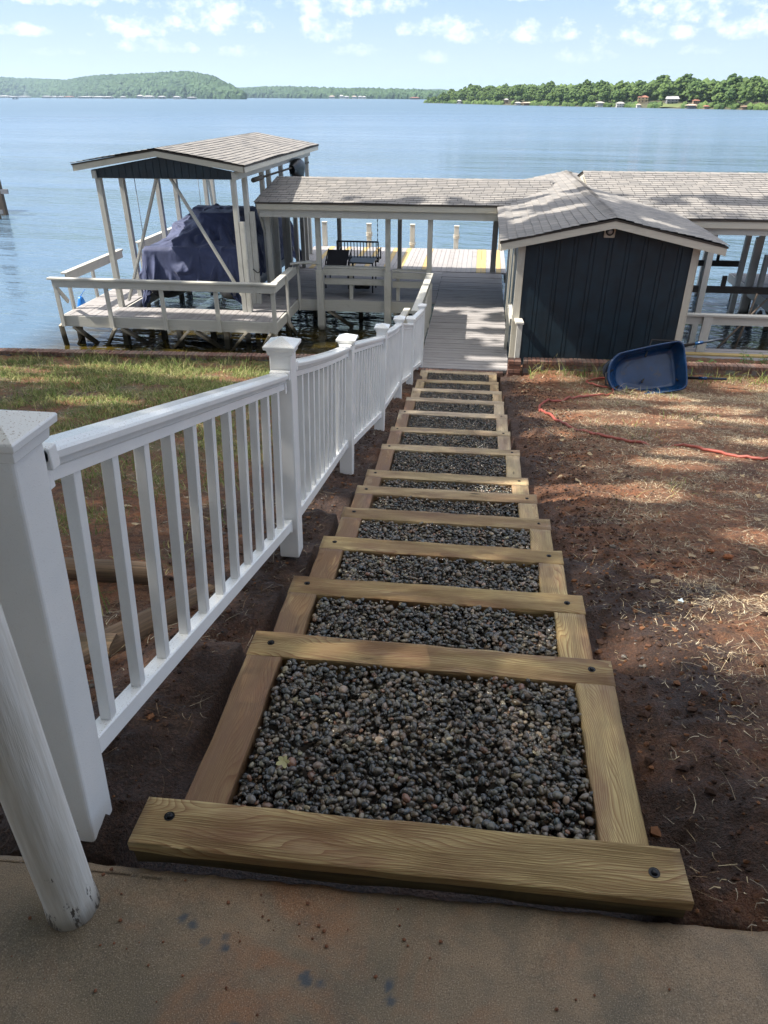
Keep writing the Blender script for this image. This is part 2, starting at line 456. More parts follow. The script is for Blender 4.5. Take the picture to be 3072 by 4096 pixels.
def m_water():
    m, t, b = mat('lake_water'); p = OBJ(t)
    sp = t.n('ShaderNodeSeparateXYZ', {0: p})
    dist = t.math('SQRT', t.math('ADD', t.math('MULTIPLY', sp.outputs[0], sp.outputs[0]), t.math('MULTIPLY', sp.outputs[1], sp.outputs[1])))
    rot = t.n('ShaderNodeMapping', {'Vector': p, 'Rotation': (0, 0, R(8))}).outputs[0]
    a = t.noise(t.scale(rot, (.55, 1.9, 1)), 1.0, 3, .5, .35)
    bb = t.noise(t.scale(rot, (1.6, 5.0, 1)), 1.0, 3, .55, .3)
    cc = t.noise(t.scale(rot, (.10, .34, 1)), 1.0, 3, .5)
    patch = t.mr(t.noise(t.scale(rot, (.012, .05, 1)), 1.0, 3, .5), .38, .62, .35, 1.25)
    h = t.math('ADD', t.math('MULTIPLY', a, 1.0), t.math('ADD', t.math('ADD', t.math('MULTIPLY', t.noise(t.scale(rot, (3.5, 10, 1)), 1.0, 2, .5), .14), t.math('MULTIPLY', bb, .50)), t.math('ADD', t.math('MULTIPLY', cc, 3.2), t.math('MULTIPLY', t.noise(t.scale(rot, (.03, .11, 1)), 1.0, 3, .5), 9.0))))
    calm = t.mr(sp.outputs[1], 13.5, 19, .22, 1)
    calm = t.math('MAXIMUM', calm, t.mr(sp.outputs[0], 5.5, 7, 0, 0))
    nd = t.n('ShaderNodeBump', {'Height': h, 'Strength': t.math('MULTIPLY', calm, patch), 'Distance': .13})
    t.nt.links.new(nd.outputs[0], b.inputs['Normal'])
    shallow_shade = t.math('MULTIPLY', t.mr(sp.outputs[1], 16.5, 21.5, 1, 0), t.mr(sp.outputs[0], -10.8, -9.2, 0, 1))  # shallow bed tint, also carrying the docks' shade painted into the water colour
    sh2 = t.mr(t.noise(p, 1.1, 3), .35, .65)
    c = t.mix(shallow_shade, (.080, .135, .195), t.mix(sh2, (.060, .043, .007), (.008, .009, .006)))
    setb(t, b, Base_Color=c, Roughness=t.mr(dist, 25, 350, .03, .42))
    b.inputs['IOR'].default_value = 1.333
    return m


def m_foliage(name, a, bc, rough=.6, sc=.5, trans=.25):
    m, t, b = mat(name); p = OBJ(t); r = ATTR(t, 'rnd').outputs['Fac']
    n = t.noise(p, sc, 3, .6)
    c = t.mix(t.mr(n, .35, .65), a, bc)
    c = t.mix(t.math('MULTIPLY', r, .55), c, tuple(k * 1.7 for k in bc))
    setb(t, b, Base_Color=c, Roughness=rough)
    b.inputs['Specular IOR Level'].default_value = .25
    return m


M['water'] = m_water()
M['ground'] = m_ground()
M['concrete'] = m_concrete()
M['column'] = m_column()
M['pebble'] = m_attrcol('wet_river_pebbles', 'pcol', .16, .6, 60)
M['blade'] = m_attrcol('dry_straw_and_grass', 'pcol', .8, .2)
M['leaf'] = m_foliage('broad_leaves', (.050, .090, .020), (.095, .145, .038), .5, 2)
_nt = M['leaf'].node_tree; _b = _nt.nodes['Principled BSDF']; _o = _nt.nodes['Material Output']
_tr = _nt.nodes.new('ShaderNodeBsdfTranslucent'); _tr.inputs[0].default_value = (.22, .30, .07, 1); _mx = _nt.nodes.new('ShaderNodeMixShader'); _mx.inputs[0].default_value = .35
_nt.links.new(_b.outputs[0], _mx.inputs[1]); _nt.links.new(_tr.outputs[0], _mx.inputs[2]); _nt.links.new(_mx.outputs[0], _o.inputs[0])
M['bark'] = m_wood('tree_bark', (.16, .12, .09), (.05, .04, .03), (.04, .035, .03), .95, 3)
M['far_green'] = m_foliage('far_tree_crowns', (.022, .052, .016), (.075, .115, .030), .8, .12)
M['far_green2'] = m_foliage('distant_forest', (.018, .042, .022), (.045, .080, .034), .9, .02)
M['far_ridge'] = m_plain('distant_ridge', (.035, .060, .040), .9, 0, .3, .01)
M['far_bank'] = m_plain('far_bank_earth', (.060, .060, .030), .9, 0, .3, .3)
M['far_lawn'] = m_plain('far_lawn_grass', (.12, .15, .05), .9, 0, .2, .3)


def m_brick():
    m, t, b = mat('old_brick'); p = OBJ(t); r = ATTR(t, 'rnd').outputs['Fac']
    c = t.ramp(r, [(0, (.13, .055, .038)), (.4, (.20, .095, .065)), (.75, (.15, .085, .07)), (1, (.24, .14, .10))])
    c = t.mix(t.mr(t.noise(p, 40, 4, .7), .45, .7, 0, .6), c, (.06, .045, .04))
    c = t.mix(t.mr(t.noise(p, 3, 4, .7), .45, .65, 0, .45), c, (.20, .18, .15))
    setb(t, b, Base_Color=c, Roughness=.9)
    bump(t, b, t.noise(p, 120, 3, .7), .5, .004)
    return m


M['brick'] = m_brick()
M['mortar'] = m_plain('grey_mortar', (.16, .15, .14), .95, 0, .25, 30)


def m_cover():
    m, t, b = mat('navy_canvas_cover'); p = OBJ(t)
    n = t.noise(p, 3, 5, .6)
    setb(t, b, Base_Color=t.mix(t.mr(n, .35, .7), (.036, .048, .110), (.055, .070, .155)), Roughness=.75)
    b.inputs['Sheen Weight'].default_value = .25; b.inputs['Sheen Roughness'].default_value = .4
    b.inputs['Sheen Tint'].default_value = (.85, .88, 1, 1)
    bump(t, b, t.noise(t.scale(p, (6, 3, 3)), 1.0, 5, .6), .3, .05)
    return m


M['cover'] = m_cover()
M['hull'] = m_plain('dull_aluminium', (.33, .33, .35), .45, .4, .15, 3)
M['dark_hull'] = m_plain('dark_hull', (.035, .035, .04), .5, .1, .2, 3)

# ------------------------------------------------------------------ ground form
TY = [1.175, 2.11, 2.74, 3.44, 4.09, 4.78, 5.40, 6.46, 7.39, 8.42, 9.44, 10.38, 11.38, 12.36]   # far edge of each tread timber
PZ = 3.285
TZ = [3.357, 3.142, 2.967, 2.757, 2.579, 2.380, 2.202, 1.961, 1.748, 1.530, 1.309, 1.104, .890, .715]
TXL = [-.768, -.77, -.778, -.785, -.783, -.806, -.822, -.831, -.85, -.868, -.873, -.871, -.885, -.895]


def slope(Y): return np.interp(Y, [-1] + TY + [13, 20], [3.3] + TZ + [.66, .66]) - .05


def gz(x, y):
    """height of the yard before small roughness"""
    x = np.asarray(x, float); y = np.asarray(y, float)
    z = slope(y)
    right = np.clip((x - .55) / .9, 0, 1); left = np.clip((-1.1 - x) / 1.2, 0, 1)
    z = np.where(x > 0, z + right * (np.maximum(z, .80) - z), z)
    z = np.where(x < 0, z + left * (np.maximum(z, .76) - z), z)
    # cut level with each timber frame close beside the steps
    yy = np.clip(y, TY[0] - .13, TY[-1]); k = np.clip(np.searchsorted(np.array(TY) + .02, yy), 1, 13)
    lev = np.array(TZ)[k] - .045
    e = np.maximum(x - .47, -.86 - x); wn = np.clip(1 - (e - .12) / .30, 0, 1) * (y < 11.5) * (y > TY[0] - .02)
    z = z + wn * (np.minimum(z, lev) - z)
    # slight bank falling away left of the fence
    z = z - np.clip((-1.05 - x) / .3, 0, 1) * np.clip((4.5 - y) / 2.0, 0, 1) * .16
    return z


def wallY(x): return 12.61 + .061 * (x + 1)


def surfz(X, Y):
    # turned, clodded earth beside the new steps, raked straw covered soil beyond
    X = np.asarray(X, float); Y = np.asarray(Y, float)
    clod = fbm(X, Y, 9, 5, 3, .6) - .5; lump = fbm(X, Y, 2.3, 4, 9) - .5
    w = np.where(X > 0, 1 - .72 * np.clip((X - 1.0) / 1.0, 0, 1), 1 - .6 * np.clip((-1.3 - X) / .6, 0, 1))
    e = np.clip((np.where(X > 0, X - .5, -.84 - X)) / .12, 0, 1)
    Z = gz(X, Y) + (clod * .085 * w + lump * .06) * (.25 + .75 * e) + (fbm(X, Y, 34, 3, 5) - .5) * .022
    return Z - .02 * (1 - e)


def ground_patch(xs, ys, inside, name):
    X, Y = np.meshgrid(xs, ys); nx, ny = len(xs), len(ys)
    Z = gz(X, Y) - .05 * np.clip((1.16 - Y) / .1, 0, 1) - .16 * np.clip((1.05 - Y) / .02, 0, 1)
    instep = (X > -.84) & (X < .52) & (Y > 1.0) & (Y < 12.3)
    Z = np.where(instep, slope(Y) - .16, surfz(X, Y) + (Z - gz(X, Y)))
    fl = fbm(X, Y, .75, 4, 31); fs = fbm(X, Y, 3.2, 4, 77)
    wet = np.where(X > 0, np.clip(1.35 - (X - .55) / (.35 + .75 * np.clip((4.6 - Y) / 3.5, 0, 1.6)) + (fs - .5) * 2.2, 0, 1) * .92,
                   np.clip(1.6 - (-X - .9) / .55 + (fs - .5) * 1.8, 0, 1) * .92)
    wet = np.maximum(wet, np.clip((fl - .60) * 4, 0, .45))
    wet = wet * np.where((X < -.75) | (X > .5), 1, 1)
    straw = np.clip((fs - .40) * 3.2, 0, 1) * np.clip((X - .8) / .8, 0, 1) + np.where(X < -1.5, np.clip((fs - .42) * 2.4, 0, .8), 0)
    grass = np.where(X < 0, np.clip((-1.6 - X) / 1.2, 0, 1) * np.clip((Y - 4.5) / 3.5 + (fs - .5) * 2, 0, 1) * np.clip((fs - .35) * 4, 0, 1),
                     np.clip((Y - 10.8) / 1.5, 0, 1) * np.clip((fs - .5) * 3, 0, 1) * .6)
    red = np.clip((fbm(X, Y, 1.4, 4, 51) - .52) * 6, 0, 1)
    wet = wet * (1 - .65 * red)
    col = np.stack([wet, straw, grass, np.ones_like(wet)], -1)
    idx = np.arange(nx * ny).reshape(ny, nx)
    F = np.stack([idx[:-1, :-1], idx[:-1, 1:], idx[1:, 1:], idx[1:, :-1]], -1).reshape(-1, 4)
    cx = (X[:-1, :-1] + X[1:, 1:]).ravel() / 2; cy = (Y[:-1, :-1] + Y[1:, 1:]).ravel() / 2
    F = F[inside(cx, cy)]
    used = np.unique(F); rm = -np.ones(nx * ny, int); rm[used] = np.arange(len(used))
    V = np.stack([X, Y, Z], -1).reshape(-1, 3)[used]
    o = np_mesh(name, V, rm[F], M['ground'], True, {'soil': ('FLOAT_COLOR', 'POINT', col.reshape(-1, 4)[used])})
    o['kind'] = 'structure'
    return o


def yard_inside(x, y):
    return (y > .9) & (((x < -1.0) & (y < wallY(x) - .1)) | ((x >= -1.0) & (x <= .62) & (y < 12.5)) | ((x > .62) & (y < 13.4)))


xs = np.concatenate([np.arange(-30, -10, .5), np.arange(-10, -2.6, .05), np.arange(-2.6, 3.2, .022), np.arange(3.2, 9, .05), np.arange(9, 30, .5)])
ys = np.concatenate([np.arange(.9, 4.2, .022), np.arange(4.2, 13.42, .035)])
ground_patch(xs, ys, yard_inside, 'ground')

# lake
wb = MB(); wb.poly([(-26000, 8, 0), (26000, 8, 0), (26000, 42000, 0), (-26000, 42000, 0)])
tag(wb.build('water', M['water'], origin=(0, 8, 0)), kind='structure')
bd = MB(); bd.bx(-60, 60, 11, 45, -2.3, -2.0)
tag(bd.build('lake_bed', M['mortar']), kind='structure')

# ------------------------------------------------------------------ patio
xg = np.concatenate([np.arange(-8, -1.4, .3), np.arange(-1.4, 1.2, .008), np.arange(1.2, 8, .3)])
yg = np.concatenate([np.arange(-5, .2, .3), np.arange(.2, 1.026, .008), [1.028]])
X, Y = np.meshgrid(xg, yg)
edge = np.clip((Y - 1.012) / .015, 0, 1)
Ye = Y + np.where(Y > 1.0, (fbm(X, Y * 0 + 1, 14, 4, 8) - .5) * .016 + .006 + X * .020, 0)
Z = PZ + (fbm(X, Y, 3, 3, 2) - .5) * .006 - edge * (.006 + .012 * fbm(X, Y, 30, 3, 4))
crumb = np.clip((fbm(X, Y, 55, 2, 12) - .80) * 10, 0, 1) * np.clip(1 - np.abs(X + .55) / .5, 0, 1)
Z = Z + crumb * .006
paint = np.zeros_like(X)
for (px, py, r) in [(-.588, .904, .012), (-.561, .894, .012), (-.521, .86, .014), (-.475, .873, .012), (-.468, .852, .012),
                    (-.278, .817, .014), (-.272, .803, .010), (-.24, .803, .012), (-.092, .818, .013), (-.084, .791, .012), (-.40, .70, .012)]:
    d = np.hypot(X - px, (Y - py)) + (fbm(X, Y, 60, 3, 6) - .5) * .012
    paint = np.maximum(paint, np.clip((r - d) / .004, 0, 1))
V = np.stack([X, Ye, Z], -1).reshape(-1, 3); idx = np.arange(X.size).reshape(X.shape)
F = np.stack([idx[:-1, :-1], idx[:-1, 1:], idx[1:, 1:], idx[1:, :-1]], -1).reshape(-1, 4)
ex = np.stack([V[idx[-1]][:, 0], V[idx[-1]][:, 1], np.full(len(xg), PZ - .25)], -1)
b0 = len(V); V = np.concatenate([V, ex]); e0 = idx[-1]; e1 = b0 + np.arange(len(xg))
F = np.concatenate([F, np.stack([e0[:-1], e0[1:], e1[1:], e1[:-1]], -1)])
patio = np_mesh('patio', V, F, M['concrete'], True, {'paint': ('FLOAT', 'POINT', np.concatenate([paint.ravel(), np.zeros(len(xg))]))})
patio['kind'] = 'structure'

# the porch overhead that shades the patio, with the painted column at its edge
pr = thing('porch_roof', (0, -2, 7.2), 'white boarded porch ceiling carried over the concrete patio by the round column', 'porch roof')
q = MB()
for i in range(36): q.bx(-7 + i * .389, -7 + i * .389 +   .38, -2.4, 1.05, 7.23, 7.26, ax=1)
q.build('ceiling', M['trim'], pr)
q = MB(); q.bx(-7, 7, .88, 1.03, 6.98, 7.225); q.build('beam', M['trim'], pr)
q = MB(); q.bx(-7, 7, -2.6, -2.4, 3.2, 7.26); q.build('house_wall', M['trim'], pr)
q = MB(); zz = np.linspace(PZ - .003, 6.98, 60)
pts = [(-.858, .900, z) for z in zz]
q.tube(pts, [.057 + (.003 if z < PZ + .02 else 0) for z in zz], 40)
col = q.build('porch_column', M['column'], origin=(-.858, .900, PZ))
tag(col, 'round white porch column with peeling paint standing on the concrete patio', 'column')

# ------------------------------------------------------------------ timber steps
st = thing('timber_staircase', (-.15, 1.1, 3.2), 'long flight of pressure treated timber step frames running down to the dock', 'steps')
XR = [.582, .58, .572, .565, .567, .543, .527, .519, .47, .481, .476, .478, .459, .454]


def near_board(p0, p1, w, h, name, rough=.0035):
    """board from p0 to p1 (centre line of top face), w across, h deep, with worn irregular long edges"""
    p0, p1 = Vector(p0), Vector(p1); L = (p1 - p0).length; d = (p1 - p0) / L; sd = Vector((0, 0, 1)).cross(d).normalized(); up = d.cross(sd)
    n = max(3, int(L / .03)); q = MB(); rnd = random.random(); ou, ov = random.random() * 40, random.random() * 40
    prof = [(-.5, -1), (-.5, -.12), (-.485, -.03), (-.45, 0), (-.25, .0), (0, 0), (.25, 0), (.45, 0), (.485, -.03), (.5, -.12), (.5, -1)]
    b = len(q.v); sx = random.random() * 99
    for i in range(n + 1):
        u = i / n * L
        for k, (a, z) in enumerate(prof):
            j = float(vnoise(sx + u * 9, k * 3.3, 5) - .5) * rough * 2
            q.v.append(tuple(p0 + d * u + sd * (a * w + (j if abs(a) > .4 else 0)) + up * (z * h * (1 if z > -.5 else 1) * (1.0 if z <= -1 else .6) + (j * .6 if z > -.5 else 0))))
    m = len(prof)
    for i in range(n):
        vv = 0
        for k in range(m - 1):
            a, c = prof[k], prof[k + 1]; l = math.hypot((c[0] - a[0]) * w, (c[1] - a[1]) * h)
            u0, u1 = i / n * L + ou, (i + 1) / n * L + ou
            q.face([b + i * m + k, b + (i + 1) * m + k, b + (i + 1) * m + k + 1, b + i * m + k + 1],
                   [(u0, ov + vv), (u1, ov + vv), (u1, ov + vv + l), (u0, ov + vv + l)], rnd, 2 <= k <= 7)
            vv += l
    for e, rv in ((0, False), (n, True)):
        idx = [b + e * m + k for k in range(m)]
        if rv: idx.reverse()
        q.face(idx, [(ou + prof[k][1] * h * 3, ov + prof[k][0] * w) for k in (range(m) if not rv else range(m - 1, -1, -1))], rnd)
    return q


def bolt(parent, x, y, z):
    q = MB()
    q.tube([(x, y, z - .004), (x, y, z + .0012)], .0135, 20)
    q.tube([(x, y, z + .0012), (x, y, z + .0045), (x, y, z + .0065)], [.0088, .008, .004], 16)
    q.build('bolt', M['bolt'], parent)


for k in range(14):
    xl, xr, yf, z = TXL[k], XR[k], TY[k], TZ[k]; w = .14 if k < 7 else .135
    tilt = random.uniform(-.004, .004)
    sk = .010 if k == 0 else random.uniform(-.006, .006)
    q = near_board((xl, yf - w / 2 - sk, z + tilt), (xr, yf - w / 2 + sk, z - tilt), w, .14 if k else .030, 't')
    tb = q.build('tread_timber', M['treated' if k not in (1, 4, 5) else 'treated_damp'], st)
    if k == 0:
        q = near_board((xl + .004, yf - w / 2 + .004, z - .030), (xr - .004, yf - w / 2 + .024, z - .030), w - .004, .06, 'u', .006); q.build('stained_underside', M['tarred'], tb)
    if k < 10:
        bolt(tb, xl + .075, yf - w * .45, z + tilt); bolt(tb, xr - .075, yf - w * .45, z - tilt)
    if k < 13:
        y0 = yf + .004; y1 = TY[k + 1] - w - .004
        z1 = TZ[k + 1]; zt = z1 + .0
        ins = .055 if k == 0 else .004
        fall = .003
        for sx, xo in ((-1, TXL[k + 1] + .004), (1, XR[k + 1] - .004)):
            xc = xo + .0675 if sx < 0 else xo - .0675
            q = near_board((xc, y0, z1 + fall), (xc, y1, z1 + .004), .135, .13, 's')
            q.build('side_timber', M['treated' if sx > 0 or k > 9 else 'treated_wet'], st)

# ------------------------------------------------------------------ pebbles
def ico(sub):
    import bmesh
    bm = bmesh.new(); bmesh.ops.create_icosphere(bm, subdivisions=sub, radius=1)
    bm.verts.ensure_lookup_table()
    V = np.array([v.co[:] for v in bm.verts]); F = np.array([[v.index for v in f.verts] for f in bm.faces]); bm.free()
    return V, F


def pebble_shapes(sub, n, seed):
    V, F = ico(sub); out = []; rg = np.random.default_rng(seed)
    for i in range(n):
        W_ = np.sign(V) * np.abs(V) ** rg.uniform(.84, 1.0)
        s = np.array([1.12, rg.uniform(.62, .95), rg.uniform(.42, .66)])
        P = W_ * s
        P = P + .035 * np.sin(P[:, [1, 2, 0]] * rg.uniform(1.0, 2.2, 3) + rg.uniform(0, 6, 3))
        P[:, 0] *= 1 + .22 * P[:, 1] * rg.uniform(-1, 1)
        out.append(P)
    return out, F


PV = []; PF = []; PC = []; nv = 0
PAL = np.array([(.055, .056, .058), (.10, .098, .092), (.022, .025, .030), (.17, .15, .125), (.095, .072, .052), (.040, .055, .070), (.25, .22, .18), (.15, .078, .05), (.34, .31, .26)])
PWT = np.array([.22, .16, .22, .12, .12, .08, .04, .03, .01])
for k in range(13):
    w = .14 if k < 7 else .135
    x0, x1 = max(TXL[k + 1], TXL[k]) + .145, XR[k + 1] - .14
    y0, y1 = TY[k] + .008, TY[k + 1] - w - .004
    shapes, F0 = pebble_shapes(2 if k < 4 else 1, 14, 100 + k)
    area = (x1 - x0) * (y1 - y0)
    for layer in range(3):
        n = int(area * (2350 if layer < 2 else 1850))
        if k > 8: n = int(n * .9)
        px = RNG.uniform(x0, x1, n); py = RNG.uniform(y0, y1, n)
        sz = .0100 * np.exp(RNG.normal(0, .27, n)); sz = np.clip(sz, .005, .019)
        base = np.full(n, TZ[k + 1] - .012)
        pz = base - .018 + layer * .0095 + RNG.normal(0, .003, n) + (vnoise(px * 6, py * 6, k) - .5) * .02
        ang = RNG.uniform(0, 6.28, n); tx = RNG.normal(0, .34, n); ty = RNG.normal(0, .34, n)
        ca, sa = np.cos(ang), np.sin(ang); cx_, sx_ = np.cos(tx), np.sin(tx); cy_, sy_ = np.cos(ty), np.sin(ty)
        ch = RNG.integers(0, 14, n); pc = PAL[RNG.choice(len(PAL), n, p=PWT)] * RNG.uniform(.6, 1.35, (n, 1)) * RNG.uniform(.92, 1.08, (n, 3)) * np.array([1.02, .93, .80])
        for s_i in range(14):
            sel = np.where(ch == s_i)[0]
            if not len(sel): continue
            P = shapes[s_i][None] * sz[sel, None, None]
            a, b_, c_ = P[..., 0], P[..., 1], P[..., 2]
            y1_ = b_ * cx_[sel, None] - c_ * sx_[sel, None]; z1_ = b_ * sx_[sel, None] + c_ * cx_[sel, None]
            x2 = a * cy_[sel, None] + z1_ * sy_[sel, None]; z2 = -a * sy_[sel, None] + z1_ * cy_[sel, None]
            x3 = x2 * ca[sel, None] - y1_ * sa[sel, None]; y3 = x2 * sa[sel, None] + y1_ * ca[sel, None]
            Q = np.stack([x3 + px[sel, None], y3 + py[sel, None], z2 + pz[sel, None]], -1)
            m_ = Q.shape[1]
            PV.append(Q.reshape(-1, 3)); PF.append((F0[None] + (nv + np.arange(len(sel)) * m_)[:, None, None]).reshape(-1, 3)); nv += len(sel) * m_
            PC.append(np.repeat(np.concatenate([pc[sel], np.ones((len(sel), 1))], 1), m_, 0))
o = np_mesh('river_pebbles', np.concatenate(PV), np.concatenate(PF), M['pebble'], True, {'pcol': ('FLOAT_COLOR', 'POINT', np.concatenate(PC))}, origin=(-.15, 6, .7))
tag(o, 'wet dark grey river pebbles filling the timber step frames', 'gravel', kind='stuff')
q = MB()
for k in range(13):
    q.bx(TXL[k + 1] + .06, XR[k + 1] - .06, TY[k], TY[k + 1] - .14, TZ[k + 1] - .2, TZ[k + 1] - .055)
tag(q.build('pebble_bedding', M['dark_beam']), kind='structure')

# ------------------------------------------------------------------ white vinyl fence
fn = thing('vinyl_railing_fence', (-.94, 1.1, 3.25), 'white vinyl railing of seven capped posts following the steps downhill', 'railing')
FP = [(-.895, 1.074, 3.26, 4.42, .082), (-.882, 3.223, 2.73, 3.93, .030), (-.954, 5.369, 2.12, 3.325, .032), (-.936, 7.364, 1.66, 2.862, .033), (-.957, 9.488, 1.20, 2.385, .014),
      (-.943, 11.203, .82, 1.93, .006), (-.883, 12.541, .60, 1.80, .016)]   # right face x, near face y, foot z, top of post z, lean to the right
PW = .107
for i, (x, y, z0, z1, lean) in enumerate(FP):
    q = MB(); h = z1 - z0
    P = []
    for zz_, l in ((z0, 0), (z1, lean)):
        for yy in (y, y + PW):
            for xx in (x - PW, x): P.append((xx + l, yy, zz_))
    q.hexa(P, 2); po = q.build('post', M['fence'], fn, bevel=.009 if i < 2 else .006, seg=3)
    q = MB(); cx, cy = x - PW / 2 + lean, y + PW / 2
    def ring(hw, z): return [(cx - hw, cy - hw, z), (cx + hw, cy - hw, z), (cx + hw, cy + hw, z), (cx - hw, cy + hw, z)]
    prof = [(.057, z1 - .046), (.0600, z1 - .044), (.063, z1 - .024), (.067, z1 - .018), (.075, z1 - .016), (.077, z1 - .002), (.075, z1 + .002), (.004, z1 + .032)]
    b = len(q.v)
    for hw, z in prof: q.v += ring(hw, z)
    for j in range(len(prof) - 1):
        for k in range(4): q.face([b + j * 4 + k, b + j * 4 + (k + 1) % 4, b + j * 4 + 4 + (k + 1) % 4, b + j * 4 + 4 + k], [(0, 0)] * 4, .5)
    q.face([b + len(prof) * 4 - 4 + k for k in range(4)], [(0, 0)] * 4, .5); q.face([b + 3, b + 2, b + 1, b], [(0, 0)] * 4, .5)
    q.build('cap', M['fence'], po, bevel=.0015, seg=2)

RT = [((1.19, 4.345), (3.215, 3.80)), ((3.34, 3.815), (5.36, 3.275)), ((5.48, 3.255), (7.36, 2.77)), ((7.48, 2.775), (9.48, 2.325)), ((9.60, 2.30), (11.2, 1.845)), ((11.32, 1.885), (12.54, 1.74))]
RB = [((1.19, 3.50), (3.215, 2.975)), ((3.34, 2.955), (5.36, 2.475)), ((5.48, 2.405), (7.36, 1.92)), ((7.48, 1.91), (9.48, 1.50)), ((9.60, 1.47), (11.2, 1.035)), ((11.32, 1.075), (12.54, .80))]
NBAL = [11, 12, 12, 12, 12, 10]


def rail_profile(prof, x0, y0, z0, x1, y1, z1, n, sag):
    q = MB(); b = len(q.v); m = len(prof); ou = random.random() * 9
    for i in range(n + 1):
        s = i / n; x = x0 + (x1 - x0) * s; y = y0 + (y1 - y0) * s; z = z0 + (z1 - z0) * s - sag * 4 * s * (1 - s)
        for (a, c) in prof: q.v.append((x + a, y, z + c))
    for i in range(n):
        for k in range(m):
            k2 = (k + 1) % m
            q.face([b + i * m + k, b + (i + 1) * m + k, b + (i + 1) * m + k2, b + i * m + k2], [(i, k), (i + 1, k), (i + 1, k + 1), (i, k + 1)], .5)
    q.face([b + k for k in range(m - 1, -1, -1)], [(0, 0)] * m, .5); q.face([b + n * m + k for k in range(m)], [(0, 0)] * m, .5)
    return q


TP = [(-.020, -.078), (-.020, -.050), (-.026, -.044), (-.030, -.028), (-.042, -.024), (-.044, -.008), (-.040, -.001), (-.022, .006), (.022, .006), (.040, -.001), (.044, -.008), (.042, -.024), (.030, -.028), (.026, -.044), (.020, -.050), (.020, -.078)]
BP = [(-.026, -.056), (-.026, -.004), (-.022, 0), (.022, 0), (.026, -.004), (.026, -.056)]
for i in range(6):
    (ya, za), (yb, zb) = RT[i]; (yc, zc), (yd, zd) = RB[i]
    xa, xb = FP[i][0] - PW / 2, FP[i + 1][0] - PW / 2; la, lb = FP[i][4], FP[i + 1][4]
    sag = [.0, .014, .0, .014, .006, .0][i]
    tr = rail_profile(TP, xa + la, ya, za, xb + lb, yb, zb, 24, sag).build('top_rail', M['fence'], fn)
    rail_profile(BP, xa + la * .12, yc, zc, xb + lb * .12, yd, zd, 24, sag * .4).build('bottom_rail', M['fence'], fn)
    for (yy, zz_, xx, ll, dr) in ((ya, za, xa, la, 1), (yb, zb, xb, lb, -1)):
        q = MB()
        q.bx(xx + ll - .048, xx + ll + .048, yy, yy + dr * .03, zz_ - .036 - dr * .01, zz_ + .010 - dr * .006)
        q.bx(xx + ll - .026, xx + ll + .026, yy, yy + dr * .028, zz_ - .096, zz_ - .036)
        q.build('rail_bracket', M['fence'], tr, bevel=.003)
    for (yy, zz_, xx, dr) in ((yc, zc, xa, 1), (yd, zd, xb, -1)):
        q = MB(); q.bx(xx - .032, xx + .032, yy, yy + dr * .026, zz_ - .064, zz_ + .008); q.build('rail_bracket', M['fence'], tr, bevel=.003)
    nb = NBAL[i]
    for j in range(nb):
        s = (j + .75) / (nb + .5); yy = ya + (yb - ya) * s
        zt = za + (zb - za) * s - sag * 4 * s * (1 - s) - .07; zb_ = zc + (zd - zc) * s - sag * 1.6 * s * (1 - s) - .002
        x = xa + (xb - xa) * s; ll = la + (lb - la) * s
        q = MB(); P = []
        for z_, l in ((zb_, ll * .15), (zt, ll)):
            for y_ in (yy - .0165, yy + .0165):
                for x_ in (x - .0165, x + .0165): P.append((x_ + l, y_, z_))
        q.hexa(P, 2); q.build('baluster', M['fence'], fn, bevel=.003 if i < 3 else 0, seg=2)
# ------------------------------------------------------------------ old retaining timbers left of the fence
def old_log(p0, p1, w, label):
    p0, p1 = Vector(p0), Vector(p1); L = (p1 - p0).length; n = int(L / .03); q = MB()
    d = (p1 - p0) / L; sd = Vector((0, 0, 1)).cross(d).normalized(); up = d.cross(sd)
    K = 16; P = []
    for i in range(n + 1):
        for k in range(K):
            th = 2 * math.pi * k / K; c, s_ = math.cos(th), math.sin(th)
            f = 1 / max(abs(c), abs(s_)); f = min(f, 1.22)
            r = w / 2 * f * (1 + .10 * (float(vnoise(i * .12, k * 1.7, 3)) - .5) + .09 * (float(vnoise(i * .02, k * 2.9, 8)) - .5))
            P.append(p0 + d * (i / n * L) + sd * c * r + up * s_ * r)
    q.grid(P, K, n + 1, True, .03, random.random(), True)
    q.face([k for k in range(K)], [(0, 0)] * K, .3); q.face([n * K + k for k in range(K - 1, -1, -1)], [(0, 0)] * K, .3)
    for fi in range(len(q.uv) - 2): q.uv[fi] = [(v * 1.0, u * .9) for u, v in q.uv[fi]]
    return tag(q.build('landscape_timber', M['old_wood']), label, 'timber', None)


old_log((-1.85, 1.42, 3.03), (-1.20, 2.72, 2.80), .15, 'rotting brown landscape timber with orange clay on it, slanting behind the near balusters')
old_log((-2.3, 2.05, 2.93), (-1.42, 2.16, 2.92), .12, 'mossy old landscape timber end lying across behind the nearest fence post')
old_log((-1.62, .98, 3.12), (-1.22, 1.42, 3.10), .13, 'dark weathered landscape timber at the patio corner behind the porch column')
old_log((-2.5, 2.85, 2.80), (-1.55, 2.90, 2.78), .11, 'grey split landscape timber half buried farthest behind the near fence panel')


